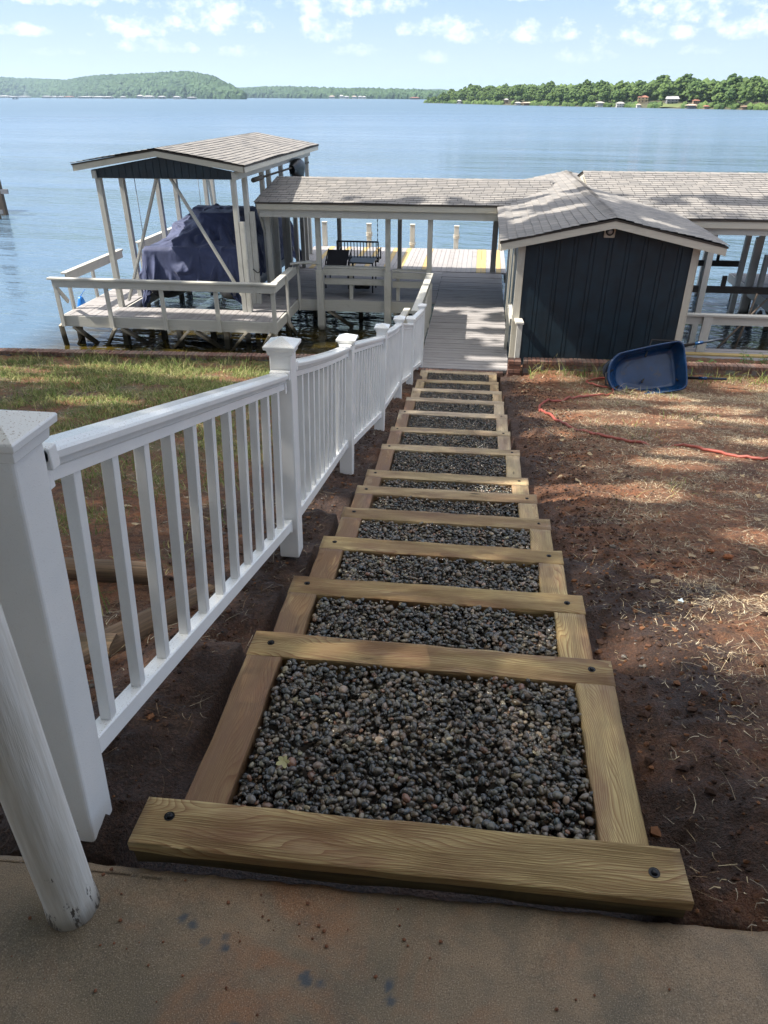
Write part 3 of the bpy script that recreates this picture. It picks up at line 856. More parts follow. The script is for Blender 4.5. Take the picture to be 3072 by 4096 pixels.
# ------------------------------------------------------------------ brick walls
def brick_wall(x0, x1, yfun, ztop, zbot, depth, name, label, course=True):
    w = thing(name, ((x0 + x1) / 2, yfun((x0 + x1) / 2), zbot), label, 'wall')
    q = MB(); n = int(abs(x1 - x0) / .072)
    for i in range(n):
        x = x0 + (x1 - x0) * (i + .5) / n; y = yfun(x)
        q.box((x, y, ztop - .032 + random.uniform(-.004, .004)), (.062, depth, .064), Matrix.Rotation(random.uniform(-.03, .03), 3, 'Z'), 1)
    q.build('coping', M['brick'], w, bevel=.005, seg=1)
    q = MB(); rows = max(1, int((ztop - .07 - zbot) / .075)); L = .21
    for r_ in range(rows):
        m = int(abs(x1 - x0) / L)
        for i in range(m):
            x = x0 + (x1 - x0) * (i + .5 + .5 * (r_ % 2)) / m
            if not (min(x0, x1) + .1 < x < max(x0, x1) - .1): continue
            q.box((x, yfun(x), ztop - .105 - r_ * .075), (.2, depth - .03, .064), None, 0)
    q.build('brickwork', M['brick'], w, bevel=.004, seg=1)
    q = MB(); mm = 24
    for i in range(mm):
        xa, xb = x0 + (x1 - x0) * i / mm, x0 + (x1 - x0) * (i + 1) / mm; ym = yfun((xa + xb) / 2)
        q.bx(xa, xb, ym - depth / 2 + .02, ym + depth / 2 - .02, zbot, ztop - .012)
    q.build('mortar', M['mortar'], w)
    return w


brick_wall(-1.12, -16, lambda x: wallY(x) - .02, .85, -.6, .2, 'seawall', 'low grey brick seawall along the grass on the left of the fence')
brick_wall(.90, 9.5, lambda x: 12.42 + .035 * (x - .9), .965, .55, .2, 'brick_garden_wall', 'low red brick wall at the foot of the blue shed behind the wheelbarrow')
w = thing('brick_pier', (.74, 12.36, .6), 'short brick pier at the lower right corner of the steps', 'pier')
q = MB()
for r_ in range(5):
    for i in range(2):
        if r_ % 2: q.box((.74, 12.31 + i * .10, .935 - r_ * .075), (.225, .09, .066), None, 0)
        else: q.box((.685 + i * .113, 12.36, .935 - r_ * .075), (.105, .205, .066), None, 1)
q.build('brickwork', M['brick'], w, bevel=.005, seg=1)
q = MB(); q.bx(.645, .835, 12.275, 12.445, .5, .955); q.build('mortar', M['mortar'], w)
w = thing('brick_edging', (-.2, 12.45, .6), 'row of dark upright bricks between the last step and the dock boards', 'edging')
q = MB()
for i in range(24):
    x = -.92 + i * .0635; q.box((x, 12.44, .655 + random.uniform(-.004, .004)), (.056, .10, .09), None, 1)
q.build('brickwork', M['brick'], w, bevel=.005, seg=1)
q = MB(); q.bx(-.95, .57, 12.40, 12.48, .5, .685); q.build('mortar', M['mortar'], w)

# ------------------------------------------------------------------ docks
DZ = .70


def decking(q, x0, x1, y0, y1, along, bw=.14, gap=.008, z=DZ, skip=None):
    """boards side by side; along = direction the boards run"""
    a0, a1 = (y0, y1) if along == 'x' else (x0, x1)
    n = max(1, round((a1 - a0) / (bw + gap))); st_ = (a1 - a0) / n
    for i in range(n):
        u0 = a0 + i * st_ + gap / 2; u1 = u0 + st_ - gap; dz = random.uniform(-.003, .003)
        e0, e1 = random.uniform(-.006, .006), random.uniform(-.006, .006)
        if along == 'x': q.bx(x0 + e0, x1 + e1, u0, u1, z - .036 + dz, z + dz, ax=0)
        else: q.bx(u0, u1, y0 + e0, y1 + e1, z - .036 + dz, z + dz, ax=1)


# gangway from the steps
gw = thing('dock_walkway', (-.2, 16, DZ), 'grey boarded walkway running out beside the blue shed', 'walkway')
q = MB(); decking(q, -.95, .66, 12.52, 20.7, 'x', .14, .012); q.build('decking', M['deck'], gw)
q = MB(); q.bx(-.92, -.87, 12.55, 20.7, DZ - .24, DZ - .04); q.bx(.58, .63, 12.55, 20.7, DZ - .24, DZ - .04); q.bx(-.16, -.11, 12.55, 20.7, DZ - .24, DZ - .04)
q.build('joist', M['white_wood'], gw)
for y in (13.4, 15.2, 17.2, 19.2):
    for x in (-.82, .5):
        q = MB(); q.bx(x - .06, x + .06, y, y + .12, -1.9, DZ - .06); q.build('pile', M['pile'], gw)
# its left railing
gr = thing('walkway_railing', (-1.03, 14.8, DZ), 'weathered white timber railing on the left of the walkway, joining the vinyl fence', 'railing')
q = MB(); q.hexa([(-1.12, 12.7, 1.63), (-.98, 12.7, 1.63), (-1.09, 16.15, 1.565), (-.95, 16.15, 1.565), (-1.12, 12.7, 1.67), (-.98, 12.7, 1.67), (-1.09, 16.15, 1.605), (-.95, 16.15, 1.605)], 1)
q.build('top_rail', M['white_wood'], gr, bevel=.004)
q = MB(); q.bx(-1.06, -1.02, 12.75, 16.1, 1.42, 1.56); q.build('upper_board', M['white_wood'], gr)
q = MB(); q.bx(-1.0, -.965, 12.9, 16.1, .74, 1.40)
q.build('side_panel', M['white_wood'], gr)
for y in (12.75, 14.35, 16.0):
    q = MB(); q.bx(-1.10, -1.005, y, y + .09, .45, 1.62); q.build('post', M['white_wood'], gr, bevel=.004)
gr2 = thing('short_rail', (-1.35, 12.95, .4), 'short weathered white rail end poking out left behind the last vinyl posts', 'rail')
q = MB(); q.hexa([(-1.42, 12.9, 1.37), (-1.30, 12.9, 1.37), (-1.36, 13.9, 1.37), (-1.24, 13.9, 1.37), (-1.42, 12.9, 1.41), (-1.30, 12.9, 1.41), (-1.36, 13.9, 1.41), (-1.24, 13.9, 1.41)], 1); q.build('top_rail', M['white_wood'], gr2, bevel=.004)
q = MB(); q.bx(-1.40, -1.31, 12.92, 13.01, -.6, 1.37); q.bx(-1.36, -1.27, 13.7, 13.79, -.6, 1.37); q.build('post', M['white_wood'], gr2)

# middle sitting deck
md = thing('sitting_deck', (-2.7, 19, DZ), 'shaded grey boarded sitting deck under the long shingled roof', 'deck')
q = MB(); decking(q, -5.05, -.96, 17.25, 20.75, 'x', .14, .010); q.build('decking', M['deck'], md)
q = MB(); q.bx(-4.28, -1.08, 17.18, 17.225, DZ - .26, DZ - .0); q.build('fascia', M['white_wood'], md)
for x in (-4.1, -2.9, -1.9):
    q = MB(); q.bx(x - .05, x + .05, 18.2, 18.3, -1.9, DZ - .05); q.build('pile', M['pile'], md)
for (x0, x1) in ((-3.60, -2.72), (-1.98, -1.2)):
    q = MB(); q.beam((x0, 17.25, .48), (x1, 17.6, -.25), .05, .14, (0, 1, 0)); q.build('brace', M['pile'], md)

# far deck with lengthwise boards and yellow replacement boards
fd = thing('outer_deck', (-2.2, 22.5, DZ), 'sunlit outer deck of lengthwise pale boards with yellow ones among them', 'deck')
q = MB(); qy = MB()
n = 42; xa, xb = -5.08, .80; yel = {1, 7, 8, 12, 17, 18, 24, 28, 29, 36, 38, 41}
for i in range(n):
    u0 = xa + (xb - xa) * i / n; u1 = u0 + (xb - xa) / n - .008
    (qy if i in {2, 6, 10, 13, 17, 20, 25, 36, 37, 40} else q).bx(u0, u1, 20.78, 24.25 + random.uniform(-.01, .01), DZ - .036, DZ + random.uniform(-.002, .003), ax=1)
q.build('pale_boards', M['deck'], fd); qy.build('yellow_boards', M['deck_yellow'], fd)
q = MB(); q.bx(-5.08, .8, 24.2, 24.245, DZ - .28, DZ - .04); q.bx(.76, .8, 20.8, 24.2, DZ - .28, DZ - .04); q.build('fascia', M['white_wood'], fd)
for x in (-4.6, -2.2, .3):
    q = MB(); q.bx(x, x + .12, 23.4, 23.52, -1.9, DZ - .05); q.build('pile', M['pile'], fd)
ropes = {1, 2, 3}
for i, (x, zt, lab) in enumerate([(-5.02, 1.42, 'square white mooring piling at the far left corner of the outer deck'), (-3.56, 1.39, 'square white mooring piling with rope at mid height, above the hanging bench'),
                                  (-2.15, 1.39, 'square white mooring piling between the swing and the dark roof post'), (-.74, 1.37, 'square white mooring piling with rope loops standing alone right of the roof posts'),
                                  (.68, 1.32, 'square white mooring piling half hidden behind the shed corner')]):
    pg = thing('mooring_piling', (x, 24.35, 0), lab, 'piling', 'mooring pilings along the outer deck edge')
    q = MB(); q.bx(x - .075, x + .075, 24.27, 24.42, -1.9, zt); q.build('post', M['white_wood'], pg, bevel=.006)
    q = MB(); q.prism([(x - .08, 24.26, zt), (x + .08, 24.26, zt), (x + .08, 24.43, zt), (x - .08, 24.43, zt)], (0, 0, .02)); q.build('cap', M['trim'], pg)
    if i in ropes:
        q = MB()
        for k in range(3 if i != 2 else 2):
            zr = (zt - .35 if i != 2 else .8) + k * .045
            q.tube([(x + .105 * math.cos(a) * (1 if abs(math.cos(a)) < .8 else .93), 24.345 + .105 * math.sin(a), zr + .01 * math.sin(a * 2)) for a in np.linspace(0, 2 * math.pi, 17)], .011, 6)
        q.build('rope', M['rope'], pg)

# left dock: U shaped
ld = thing('boat_slip_dock', (-6.7, 16, DZ), 'U shaped weathered white dock wrapping the covered boat on the left', 'dock')
q = MB(); decking(q, -9.18, -4.30, 15.12, 15.98, 'y', .14, .010); decking(q, -9.18, -8.14, 15.99, 22.9, 'x', .14, .010); decking(q, -5.2, -4.30, 15.99, 17.24, 'x', .14, .010); decking(q, -5.35, -5.06, 17.25, 24.2, 'x', .14, .01)
q.build('decking', M['deck'], ld)
q = MB(); q.bx(-9.2, -4.28, 15.06, 15.105, DZ - .24, DZ - .005); q.bx(-4.29, -4.245, 15.1, 17.2, DZ - .22, DZ - .01)
q.bx(-8.12, -8.08, 16.0, 22.9, DZ - .24, DZ - .02); q.bx(-9.24, -9.2, 15.1, 22.9, DZ - .24, DZ - .02); q.bx(-8.1, -5.25, 16.0, 16.04, DZ - .22, DZ - .04)
q.build('fascia', M['white_wood'], ld, bevel=.003)
for (x, y) in [(-9.0, 15.3), (-7.9, 15.3), (-6.6, 15.3), (-5.5, 15.3), (-4.45, 15.3), (-9.0, 17.5), (-9.0, 19.6), (-9.0, 22), (-8.2, 17.3), (-8.2, 19.5), (-8.2, 22), (-4.5, 16.9), (-5.1, 16.9), (-7.2, 15.8), (-6.0, 15.8)]:
    q = MB(); q.bx(x - .055, x + .055, y, y + .11, -1.9, DZ - .06); q.build('pile', M['pile'], ld)
for (a, b_) in [((-9.0, 15.12, .46), (-8.45, 15.5, -.25)), ((-7.95, 15.0, .46), (-8.45, 15.35, -.15)), ((-7.85, 15.1, .46), (-7.1, 15.6, -.3)), ((-6.25, 15.0, .46), (-6.95, 15.3, -.2)), ((-6.15, 15.1, .46), (-5.4, 15.6, -.3)),
                ((-4.95, 15.0, .46), (-5.55, 15.3, -.2)), ((-4.4, 15.0, .46), (-4.85, 15.3, -.25)), ((-4.35, 15.12, .46), (-4.15, 15.5, -.2)), ((-9.25, 15.05, .5), (-9.3, 15.2, -.1)), ((-9.05, 15.3, .0), (-8.9, 15.25, .2)), ((-4.27, 16.0, .5), (-4.2, 16.5, .05))]:
    q = MB(); q.beam(a, b_, .05, .135, (0, 1, 0)); q.build('brace', M['pile'], ld, bevel=.003)
# railings of the left dock
lr = thing('front_dock_railing', (-6.7, 15.04, DZ), 'weathered white timber railing across the front of the boat slip', 'railing')
q = MB(); q.bx(-9.28, -4.16, 14.93, 15.07, 1.50, 1.54); q.build('top_rail', M['white_wood'], lr, bevel=.004)
q = MB(); q.bx(-9.20, -4.22, 14.97, 15.01, 1.34, 1.495); q.build('upper_board', M['white_wood'], lr, bevel=.004)
for (xt, xb_) in [(-9.17, -9.17), (-8.01, -8.01), (-6.76, -6.76), (-5.54, -5.54), (-4.28, -4.28)]:
    q = MB(); q.bx(xt - .045, xt + .045, 15.012, 15.056, .46, 1.49); q.build('post', M['white_wood'], lr, bevel=.004)
lr = thing('outer_dock_railing', (-9.2, 17, DZ), 'sunlit white timber railing running out along the left edge of the dock', 'railing')
for (y0, y1) in ((15.5, 18.4), (19.4, 22.9)):
    q = MB(); q.bx(-9.26, -9.12, y0, y1, 1.50, 1.54); q.build('top_rail', M['white_wood'], lr, bevel=.004)
    q = MB(); q.bx(-9.2, -9.16, y0 + .05, y1, 1.33, 1.495); q.build('upper_board', M['white_wood'], lr)
    for y in np.arange(y0 + .15, y1 + .1, 1.15):
        q = MB(); q.bx(-9.25, -9.205, y, y + .1, .46, 1.5); q.build('post', M['white_wood'], lr)
q = MB(); q.beam((-9.2, 15.05, 1.36), (-9.22, 15.5, .9), .04, .09); q.build('brace', M['white_wood'], lr)
lr = thing('inner_dock_railing', (-4.27, 16, DZ), 'white timber railing along the inner edge of the slip dock beside the dark water', 'railing')
q = MB(); q.bx(-4.34, -4.20, 15.075, 16.75, 1.49, 1.53); q.build('top_rail', M['white_wood'], lr, bevel=.004)
q = MB(); q.bx(-4.27, -4.23, 15.08, 17.15, 1.33, 1.485); q.build('upper_board', M['white_wood'], lr)
for y in (15.95, 17.1):
    q = MB(); q.bx(-4.235, -4.19, y, y + .095, .45, 1.48); q.build('post', M['white_wood'], lr)
q = MB(); n = 14
P = []
for i in range(n + 1):
    s_ = i / n; x = -4.35 + s_ * .70; y = 16.95 + s_ * .20; z = 1.56 + .03 * math.sin(s_ * 3) - .02 * s_
    wd = .10 if i else .05
    for (a, c) in ((-wd, .0), (-wd * .4, .03 + random.uniform(-.005, .005)), (wd * .5, .028), (wd, -.005), (0, -.03)): P.append((x, y + a + random.uniform(-.008, .008), z + c))
q.grid(P, 5, n + 1, False, .05, .4, True)
q.build('warped_board', M['white_wood'], lr)

# ------------------------------------------------------------------ shingle roofs
def slope_mesh(q, eL, eR, rL, rR, exposure=.145, wav=.012, seed=1):
    """shingle courses from the eave (eL,eR) up to the ridge (rL,rR)"""
    eL, eR, rL, rR = map(Vector, (eL, eR, rL, rR)); h = ((rL - eL).length + (rR - eR).length) / 2; n = max(2, round(h / exposure))
    nrm = (eR - eL).cross(rL - eL).normalized()
    if nrm.z < 0: nrm = -nrm
    Lu = (eR - eL).length; m = max(2, int(Lu / .24)); flip = (eR - eL).cross(rL - eL).z < 0
    for j in range(n):
        rnd = random.random(); ou = random.random()
        a0 = j / n; a1 = (j + 1.12) / n
        A = []
        for (a, hh) in ((a0, 0), (a0, .013), (min(a1, 1), .002)):
            L, Rr = eL.lerp(rL, a), eR.lerp(rR, a)
            for i in range(m + 1):
                s_ = i / m; p = L.lerp(Rr, s_)
                z = wav * (float(vnoise(s_ * Lu * .8 + seed * 7, a * 3, seed)) - .5) * 2 + .006 * (float(vnoise(s_ * Lu * 4.2, j * 5.1, seed + 3)) - .5)
                jit = (float(vnoise(s_ * Lu * 4.1, j * 9.7, seed + 5)) - .5) * .012 if hh != .002 else 0
                A.append(p + nrm * (hh + z) + (rL - eL).normalized() * jit)
        b = len(q.v); q.v += [tuple(p) for p in A]; w_ = m + 1
        for r_ in range(2):
            for i in range(m):
                f = [b + r_ * w_ + i, b + r_ * w_ + i + 1, b + (r_ + 1) * w_ + i + 1, b + (r_ + 1) * w_ + i]
                u0, u1 = i / m * Lu + ou, (i + 1) / m * Lu + ou; uu = [(u0, r_ * .1), (u1, r_ * .1), (u1, r_ * .1 + .1), (u0, r_ * .1 + .1)]
                if flip: f.reverse(); uu.reverse()
                q.face(f, uu, rnd)


def ridge_caps(q, a, b, w=.13, drop=.03):
    a, b = Vector(a), Vector(b); L = (b - a).length; d = (b - a) / L; sd = Vector((0, 0, 1)).cross(d).normalized(); n = int(L / .2)
    for i in range(n):
        p0 = a + d * (i * L / n) + Vector((0, 0, .018)); p1 = a + d * ((i + 1.25) * L / n) + Vector((0, 0, .008)); r_ = random.random()
        for s_ in (-1, 1):
            pts = [p0, p1, p1 + sd * s_ * w - Vector((0, 0, drop)), p0 + sd * s_ * w - Vector((0, 0, drop))]
            if s_ > 0: pts.reverse()
            q.poly(pts, [(0.05, 0), (.2, 0), (.2, .1), (.05, .1)], r_)


def gable_roof(parent, x0, x1, y0, y1, ridge_axis, ze, zr, th=.05, fascia=.14, name='roof', seed=1, ends=(1, 1), sub=None):
    """gable roof over the rectangle; ridge along 'x' or 'y'"""
    q = MB()
    if ridge_axis == 'y':
        xm = (x0 + x1) / 2
        slope_mesh(q, (x0, y0, ze), (x0, y1, ze), (xm, y0, zr), (xm, y1, zr), seed=seed)
        slope_mesh(q, (x1, y0, ze), (x1, y1, ze), (xm, y0, zr), (xm, y1, zr), seed=seed + 1)
        ridge_caps(q, (xm, y0, zr), (xm, y1, zr))
    else:
        ym = (y0 + y1) / 2
        slope_mesh(q, (x0, y0, ze), (x1, y0, ze), (x0, ym, zr), (x1, ym, zr), seed=seed)
        slope_mesh(q, (x0, y1, ze), (x1, y1, ze), (x0, ym, zr), (x1, ym, zr), seed=seed + 1)
        ridge_caps(q, (x0, ym, zr), (x1, ym, zr))
    rf = q.build(name, M['shingle'], parent)
    q = MB()                                        # sheathing below the shingles
    if ridge_axis == 'y':
        xm = (x0 + x1) / 2; g = .012
        q.prism([(x0, y0 + .02, ze - g), (xm, y0 + .02, zr - g), (x1, y0 + .02, ze - g), (x1, y0 + .02, ze - g - .03), (xm, y0 + .02, zr - g - .03), (x0, y0 + .02, ze - g - .03)], (0, y1 - y0 - .04, 0))
    else:
        ym = (y0 + y1) / 2; g = .012
        q.prism([(x0 + .02, y0, ze - g), (x0 + .02, y0, ze - g - .03), (x0 + .02, ym, zr - g - .03), (x0 + .02, y1, ze - g - .03), (x0 + .02, y1, ze - g), (x0 + .02, ym, zr - g)], (x1 - x0 - .04, 0, 0))
    q.build('sheathing', M['dark_beam'], rf)
    q = MB()                                        # fascia and rake boards
    if ridge_axis == 'y':
        for (x, s_) in ((x0, 1), (x1, -1)): q.bx(x + s_ * .03 - .012, x + s_ * .03 + .012, y0 + .03, y1 - .03, ze - fascia - .02, ze - .018)
        for (y, on, s_) in ((y0, ends[0], 1), (y1, ends[1], -1)):
            if on:
                xm = (x0 + x1) / 2
                for (xe, t_) in ((x0, 1), (x1, -1)):
                    q.prism([(xe + t_ * .018, y + s_ * .03, ze - .02), (xm, y + s_ * .03, zr - .02), (xm, y + s_ * .03, zr - .02 - fascia), (xe + t_ * .018, y + s_ * .03, ze - .02 - fascia)], (0, s_ * .024, 0))
    else:
        for (y, s_) in ((y0, 1), (y1, -1)): q.bx(x0 + .03, x1 - .03, y + s_ * .03 - .012, y + s_ * .03 + .012, ze - fascia - .02, ze - .018)
        for (x, on, s_) in ((x0, ends[0], 1), (x1, ends[1], -1)):
            if on:
                ym = (y0 + y1) / 2
                for (yeb, t_) in ((y0, 1), (y1, -1)):
                    q.prism([(x + s_ * .03, yeb + t_ * .018, ze - .02), (x + s_ * .03, ym, zr - .02), (x + s_ * .03, ym, zr - .02 - fascia), (x + s_ * .03, yeb + t_ * .018, ze - .02 - fascia)], (s_ * .024, 0, 0))
    q.build('fascia', M['trim'], rf)
    return rf


# boat lift shelter (left)
bs = thing('boat_lift_shelter', (-6.7, 19.3, 0), 'tall white post shelter with shingled gable roof and navy gable over the covered boat', 'boat shelter')
lf = gable_roof(bs, -8.62, -4.86, 15.70, 23.2, 'y', 3.735, 4.02, seed=3, fascia=.13)
q = MB(); xw0, xw1 = -8.27, -5.18; xm = -6.74
nb = 20
q.prism([(xw0, 15.86, 3.455), (xw1, 15.86, 3.455), (xw1, 15.86, 3.60), (xm, 15.86, 3.86), (xw0, 15.86, 3.60)][::-1], (0, .02, 0))
for i in range(nb):
    xa = xw0 + (xw1 - xw0) * i / nb + .006; xb2 = xw0 + (xw1 - xw0) * (i + 1) / nb - .006
    zf = lambda x: 3.60 + .26 * (1 - abs(x - xm) / 1.545)
    q.prism([(xa, 15.848, 3.45), (xb2, 15.848, 3.45), (xb2, 15.848, zf(xb2)), (xa, 15.848, zf(xa))], (0, .012, 0))
q.build('gable', M['navy_siding'], bs)
q = MB()
for x in (-8.2, -5.14): q.bx(x - .045, x + .045, 15.8, 23.0, 3.44, 3.59)
q.bx(-8.24, -5.1, 15.885, 15.93, 3.44, 3.58); q.bx(-8.24, -5.1, 22.9, 22.95, 3.44, 3.58)
q.build('beam', M['white_wood'], bs)
for y in (15.92, 17.0, 18.95, 20.1, 22.4, 23.0): 
    q = MB(); q.bx(-8.25, -8.14, y, y + .12, -1.9 if y < 16.5 or y > 20 else .4, 3.44); q.build('post', M['white_wood'], bs, bevel=.004)
for i, y in enumerate((15.84, 16.62, 18.0, 18.6, 19.8, 21.1, 21.9, 22.85)):
    q = MB(); q.bx(-5.24, -5.14, y, y + .11, -1.9, 3.44)
    if i in (0, 1, 3, 4, 6): q.bx(-5.13, -5.03, y + .002, y + .108, .30, 2.72 if i else 2.62)
    q.build('post', M['white_wood'], bs, bevel=.004)
for (a, b_) in [((-6.86, 15.95, 3.5), (-7.98, 15.95, .85)), ((-6.60, 15.95, 3.5), (-5.25, 15.95, 1.05)), ((-8.2, 22.6, 3.5), (-8.2, 23.1, 1.2)), ((-5.09, 17.62, 2.1), (-5.09, 18.3, 2.75)), ((-5.09, 17.6, 2.2), (-5.09, 17.2, 2.75))]:
    q = MB(); q.beam(a, b_, .045, .095, (0, 1, 0)); q.build('brace', M['white_wood'], bs, bevel=.004)
q = MB()
for (x, y, zl) in [(-8.05, 17.4, 1.1), (-8.05, 21.5, 1.1), (-5.35, 17.4, 1.0), (-5.35, 21.5, 1.0)]:
    q = MB(); q.tube([(x, y, 3.45), (x, y, zl)], .008, 6); q.build('lift_cable', M['galv'], bs)
q = MB(); q.tube([(-5.0, 17.0, 3.36), (-5.0, 22.3, 3.31)], .024, 10); q.tube([(-5.0, 16.7, 3.36), (-5.0, 17.4, 3.355)], .05, 10); q.build('lift_shaft', M['dark_beam'], bs)
q = MB()
P = []
for j in range(9):
    s_ = j / 8; r0 = .22 * math.sin(math.pi * min(1, s_ * .9 + .08)) ** .6
    for i in range(14):
        a = 2 * math.pi * i / 14; rr = r0 * (1 + .25 * (float(vnoise(i * 1.3, j * 1.1, 4)) - .5)) * (1.35 if math.sin(a) < -.6 else 1)
        P.append((-4.98 + rr * math.cos(a) * .8, 20.2 + s_ * 1.3, 3.30 + rr * math.sin(a)))
q.grid(P, 14, 9, True, .1, .5, True); q.build('motor_cover', M['black_metal'], bs)
for z in (.98, 1.45):
    q = MB(); q.tube([(-5.09 + .08 * math.cos(a), 16.675 + .08 * math.sin(a), z + .04 * math.sin(a * 2)) for a in np.linspace(0, 6.283, 14)], .011, 6); q.build('strap', M['black_metal'], bs)

# boat on the lift
bt = thing('covered_pontoon_boat', (-6.7, 19.3, .4), 'boat hanging in the slip under a draped navy blue canvas cover', 'boat')
for (x, mt) in ((-7.55, 'dark_hull'), (-5.85, 'hull')):
    q = MB(); ys_ = [16.45, 16.5, 16.75, 17.2, 17.8, 21.8, 22.0]; rr = [.03, .12, .22, .29, .32, .32, .28]; zc = [1.05, 1.03, .98, .92, .88, .88, .88]
    q.tube([(x, y, z) for y, z in zip(ys_, zc)], rr, 20); q.build('pontoon', M[mt], bt)
q = MB(); q.bx(-7.95, -5.45, 16.9, 22.2, 1.14, 1.20)
for y in (17.5, 19.5, 21.5): q.bx(-8.0, -5.4, y, y + .12, 1.02, 1.13)
q.build('platform', M['hull'], bt)


def drape_cover():
    """let a canvas sheet settle over the boat's rails, console and seats, then keep the settled mesh"""
    col_objs = []
    def coll(name, x0, x1, y0, y1, z0, z1):
        import bmesh
        bm = bmesh.new(); bmesh.ops.create_cube(bm, size=1)
        for v in bm.verts: v.co = Vector(((x0 + x1) / 2 + v.co.x * (x1 - x0), (y0 + y1) / 2 + v.co.y * (y1 - y0), (z0 + z1) / 2 + v.co.z * (z1 - z0)))
        bmesh.ops.bevel(bm, geom=bm.edges[:], offset=.05, segments=2, affect='EDGES'); bmesh.ops.triangulate(bm, faces=bm.faces[:])
        me = bpy.data.meshes.new(name); bm.to_mesh(me); bm.free(); o = bpy.data.objects.new(name, me); C.objects.link(o)
        m = o.modifiers.new('c', 'COLLISION'); o.collision.thickness_outer = .02; o.collision.cloth_friction = 12; col_objs.append(o)
    coll('c1', -7.92, -5.48, 16.75, 22.15, 1.02, 1.30)
    coll('c2', -7.85, -5.55, 16.80, 17.0, 1.2, 1.86)
    coll('c3', -7.85, -7.62, 16.8, 21.9, 1.2, 1.84); coll('c4', -5.78, -5.55, 16.8, 21.9, 1.2, 1.84)
    coll('c5', -6.75, -5.95, 17.75, 18.45, 1.2, 2.50); coll('c6', -7.5, -5.9, 19.3, 19.8, 1.2, 2.42); coll('c7', -7.7, -5.7, 20.9, 21.95, 1.2, 2.12)
    coll('c9', -7.75, -6.8, 18.5, 19.3, 1.2, 2.16)
    coll('c8', -7.05, -6.75, 17.2, 17.4, 1.2, 2.1)
    nx, ny = 110, 180; x0, x1, y0, y1 = -6.70 - 2.08, -6.70 + 2.08, 15.98, 22.95
    V = []; F = []
    for j in range(ny):
        for i in range(nx):
            x = x0 + (x1 - x0) * i / (nx - 1); y = y0 + (y1 - y0) * j / (ny - 1)
            V.append((x, y, 2.72 + .075 * math.sin(x * 9 + 2.2 * math.sin(y * 1.7)) + .085 * math.sin(y * 7.5 + x * 3 + 1.8 * math.sin(x * 2.3 + y * .8)) + .03 * math.sin(x * 21 - y * 13 + 2 * math.sin(y * 3))))
    for j in range(ny - 1):
        for i in range(nx - 1):
            F.append((j * nx + i, j * nx + i + 1, (j + 1) * nx + i + 1, (j + 1) * nx + i))
    me = bpy.data.meshes.new('sheet'); me.from_pydata(V, [], F); o = bpy.data.objects.new('sheet', me); C.objects.link(o)
    cl = o.modifiers.new('cloth', 'CLOTH'); st_ = cl.settings
    st_.quality = 5; st_.mass = .35; st_.tension_stiffness = 12; st_.compression_stiffness = 12; st_.shear_stiffness = 4; st_.bending_stiffness = .06; st_.air_damping = 1.2; st_.tension_damping = 8; st_.compression_damping = 8
    cl.collision_settings.collision_quality = 2; cl.collision_settings.distance_min = .015; cl.collision_settings.use_self_collision = False
    S.frame_start = 1; S.frame_end = 60; cl.point_cache.frame_start = 1; cl.point_cache.frame_end = 60
    for f in range(1, 58): S.frame_set(f)
    dg = bpy.context.evaluated_depsgraph_get(); ev = o.evaluated_get(dg); m2 = bpy.data.meshes.new_from_object(ev)
    P = np.array([v.co[:] for v in m2.vertices])
    S.frame_set(1)
    for c in col_objs + [o]: bpy.data.objects.remove(c)
    return P, nx, ny


P, nx_, ny_ = drape_cover()
idx = np.arange(nx_ * ny_).reshape(ny_, nx_)
F = np.stack([idx[:-1, :-1], idx[:-1, 1:], idx[1:, 1:], idx[1:, :-1]], -1).reshape(-1, 4)
cvo = np_mesh('canvas_cover', P, F, M['cover'], True, origin=WO[bt], parent=bt)
sb = cvo.modifiers.new('smooth', 'SUBSURF'); sb.levels = 0; sb.render_levels = 1
q = MB(); q.prism([(-5.75, 22.0, .95), (-5.55, 22.5, 1.0), (-5.5, 22.5, 1.55), (-5.75, 22.0, 1.5)], (-.25, 0, 0)); q.tube([(-5.75, 22.3, 1.2), (-5.75, 22.4, .7), (-5.75, 22.5, .25)], [.16, .12, .05], 10); q.build('outboard_motor', M['hull'], bt, bevel=.03)
q = MB()
q.tube([(-9.45, 16.45, z) for z in np.linspace(.25, .78, 9)], [.02 + .09 * math.sin(math.pi * min(1, .12 + .8 * j / 8)) for j in range(9)], 14)
q.tube([(-9.45, 16.45, .78), (-9.3, 16.45, .95)], .008, 5)
tag(q.build('boat_fender', M['buoy']), 'bright blue fender hanging off the left edge of the dock', 'fender')

# covered sitting deck roof
rs = thing('deck_pavilion', (-2.3, 18.9, DZ), 'long low shingled roof on white posts over the sitting deck', 'pavilion')
gable_roof(rs, -5.04, 1.6, 16.72, 21.08, 'x', 2.925, 3.235, seed=7, fascia=.14, ends=(1, 0))
q = MB(); q.bx(-4.95, .40, 16.80, 16.85, 2.60, 2.80); q.bx(-4.95, .40, 20.95, 21.0, 2.60, 2.80); q.build('beam', M['white_wood'], rs)
for (x, y, zb_) in [(-3.69, 17.05, -1.9), (-2.07, 17.05, -1.9), (-1.10, 16.90, DZ - .05), (-4.95, 17.4, DZ - .05), (-4.95, 20.85, DZ - .05), (-2.2, 20.87, DZ - .05), (.40, 20.87, DZ - .05), (-3.9, 20.87, DZ - .05)]:
    q = MB(); q.bx(x - .055, x + .055, y, y + .11, zb_, 2.62); q.build('post', M['white_wood'], rs, bevel=.004)
    if zb_ < 0:
        q = MB(); q.bx(x - .078, x + .078, y - .025, y + .135, -1.9, 1.42); q.build('sleeve', M['white_wood'], rs, bevel=.004)

